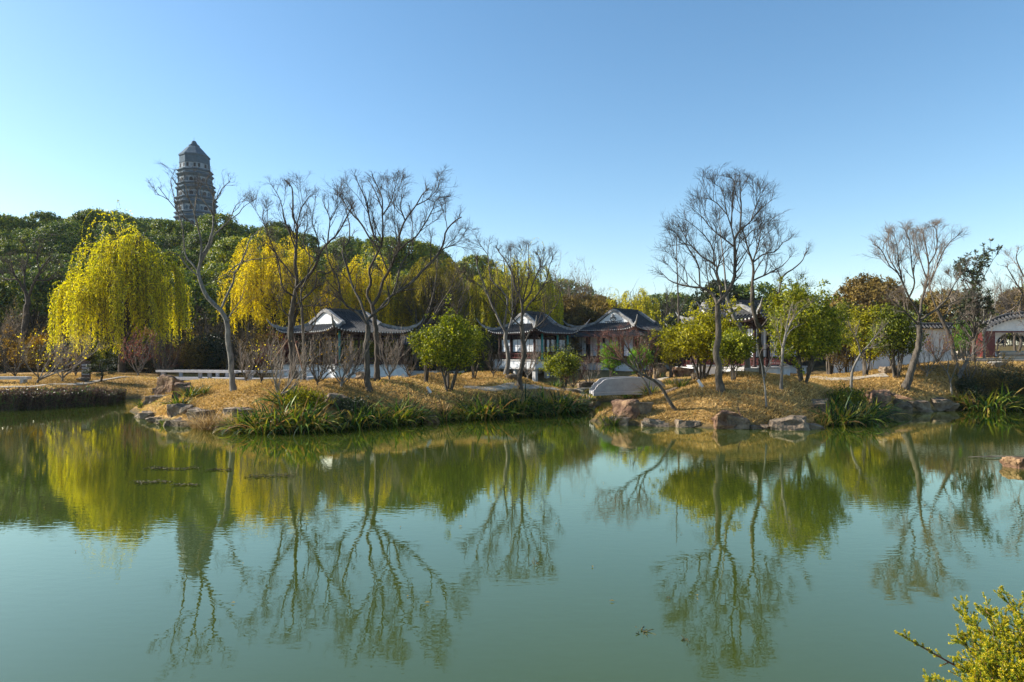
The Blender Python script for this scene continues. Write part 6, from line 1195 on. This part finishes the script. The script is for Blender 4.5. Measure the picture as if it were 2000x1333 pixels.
# ------------------------------------------------------------------ foreground juniper, bottom right
def juniper():
    rng = np.random.default_rng(88); root0 = np.array([3.55, 4.15, .45]); r = empty('juniper', root0, 0, 'bright yellow green juniper reaching over the water in the bottom right corner', 'shrub'); tr = MB(); fo = MB()
    tips = [(1752, 1236, 4.15), (1885, 1205, 4.5), (1925, 1192, 4.6), (1975, 1185, 4.6), (1872, 1240, 4.2), (1868, 1298, 3.9), (1912, 1230, 4.3), (1900, 1262, 4.1), (1935, 1215, 4.5), (1810, 1330, 3.75), (1855, 1335, 3.7), (1900, 1320, 3.8), (1930, 1290, 3.95), (1960, 1250, 4.2), (1985, 1210, 4.4), (2010, 1190, 4.5), (1995, 1270, 4.1), (1950, 1330, 3.7), (2010, 1320, 3.7), (1925, 1350, 3.6), (2040, 1240, 4.2), (1970, 1300, 3.9), (1895, 1350, 3.6), (2050, 1300, 3.9), (2060, 1200, 4.4), (1940, 1262, 4.1), (1915, 1300, 3.85), (1990, 1240, 4.25), (2000, 1345, 3.6)]
    LP = []
    for i, (px, py, Y) in enumerate(tips):
        e = W(px, py, Y) - root0; s = np.array([rng.uniform(-.25, .15), rng.uniform(-.3, .2), rng.uniform(-.25, 0)]); mid = s + (e - s) * .5 + np.array([0, 0, -.06]) + rng.normal(size=3) * .03
        P, R = resample([s, mid, e], [.012, .007, .003], 14); tr.tubes(P, R, 6); LP.append((P, R, i))
    for P, R, i in LP:
        lo = .05 if i else .30; n = 44 if i else 26
        A, AR = spawn(P[None], R[None], n, (lo, 1.0), (.03, .17) if i else (.015, .07), (20, 60), .35, 4, rng, .7, .0018, .1, .004); tr.tubes(A, AR, 4)
        if i: 
            B, BR = spawn(A, AR, 3, (.3, 1), (.02, .07), (20, 55), .4, 4, rng, .8, .0015, .1, .003); ends = np.concatenate([A, B])
        else: ends = A
        ends = np.concatenate([ends] + [P[None, -4:] + rng.normal(size=3) * .006 for _ in range(5)])
        m = len(ends); per = 60; j = np.repeat(np.arange(m), per); t = rng.random(len(j)) ** .6 * 2.999; q = t.astype(int); f = (t - q)[:, None]; c = ends[j, q] * (1 - f) + ends[j, q + 1] * f
        T = unit(ends[j, q + 1] - ends[j, q]); A_ = T * .9 + rng.normal(size=c.shape) * .5; tipness = t / 3
        fo.leaves(c, A_, rng.normal(size=c.shape), rng.uniform(.008, .017, len(c)), rng.uniform(.003, .0048, len(c)), np.clip(.12 + tipness * .62 + rng.normal(size=len(c)) * .16, 0, 1))
    tr.build('branches', M['twig_red'], r, smooth=True); fo.build('foliage', M['juniper'], r)
juniper()
# ------------------------------------------------------------------ dry lawn blades and leaf litter
def lawn():
    rng = np.random.default_rng(99); out = []
    N = 420000; Y = 21 + 27 * rng.random(N) ** 1.25; X = (rng.random(N) * 1.7 - .85) * Y; d = np.minimum(poly_sd(X, Y, POND), poly_sd(X, Y, BACK)); X = X[d > .15]; Y = Y[d > .15]
    Z = H(X, Y); ok = Z > .15; X, Y, Z = X[ok][:230000], Y[ok][:230000], Z[ok][:230000]; n = len(X)
    cl = np.clip(vnoise(X, Y, .9, 4) * .6 + vnoise(X, Y, .25, 5) * .5, 0, 1); hgt = .03 + .11 * rng.random(n) * (.3 + cl); a = rng.uniform(0, 6.28, n); wd = rng.uniform(.012, .035, n); ln = rng.normal(size=(n, 2)) * hgt[:, None] * .9
    b = np.stack([X, Y, Z - .01], 1); s = np.stack([np.cos(a), np.sin(a), np.zeros(n)], 1) * wd[:, None]; tip = b + np.c_[ln, hgt]
    V = np.stack([b - s, b + s, tip], 1); r = np.clip(vnoise(X, Y, 2.6, 8) * .55 + rng.random(n) * .45 + .05, 0, .97)
    m_ = MB(); m_.add(V, T=np.arange(3 * n).reshape(n, 3), r=np.repeat(r, 3)); tag(m_.build('dry_grass', M['grass']), 'dry golden lawn grass covering the mounds', 'grass', None, 'stuff')
lawn()
def litter():
    rng = np.random.default_rng(41); n = 11000; Y = 22 + 22 * rng.random(n); X = (rng.random(n) * 1.7 - .85) * Y; k = vnoise(X, Y, 1.7, 31) > .48; X, Y = X[k], Y[k]; Z = H(X, Y); k = Z > .2; X, Y, Z = X[k], Y[k], Z[k]; n = len(X)
    m_ = MB(); m_.leaves(np.stack([X, Y, Z + .03 + rng.random(n) * .05], 1), np.stack([rng.normal(size=n), rng.normal(size=n), rng.normal(size=n) * .25], 1), np.stack([rng.normal(size=n) * .4, rng.normal(size=n) * .4, np.ones(n)], 1), rng.uniform(.05, .11, n), rng.uniform(.03, .06, n), rng.random(n)); tag(m_.build('leaf_litter', M['brown_leaf']), 'fallen brown leaves scattered in drifts over the lawn', 'leaves', None, 'stuff')
litter()
hb_ = MB(); hb_.box(-1600, 1600, -300, 1900, -3.0, 95)
hm_, hnt, hout = newmat('haze'); pv_ = hnt.nodes.new("ShaderNodeVolumePrincipled"); pv_.inputs["Color"].default_value = (.80, .90, 1, 1); pv_.inputs["Density"].default_value = .00013; pv_.inputs["Anisotropy"].default_value = .0; hnt.links.new(pv_.outputs[0], hout.inputs[1])
tag(hb_.build('haze', hm_), kind='stuff')
print('objects', len(bpy.data.objects), 'tris', sum(len(m.polygons) for m in bpy.data.meshes))
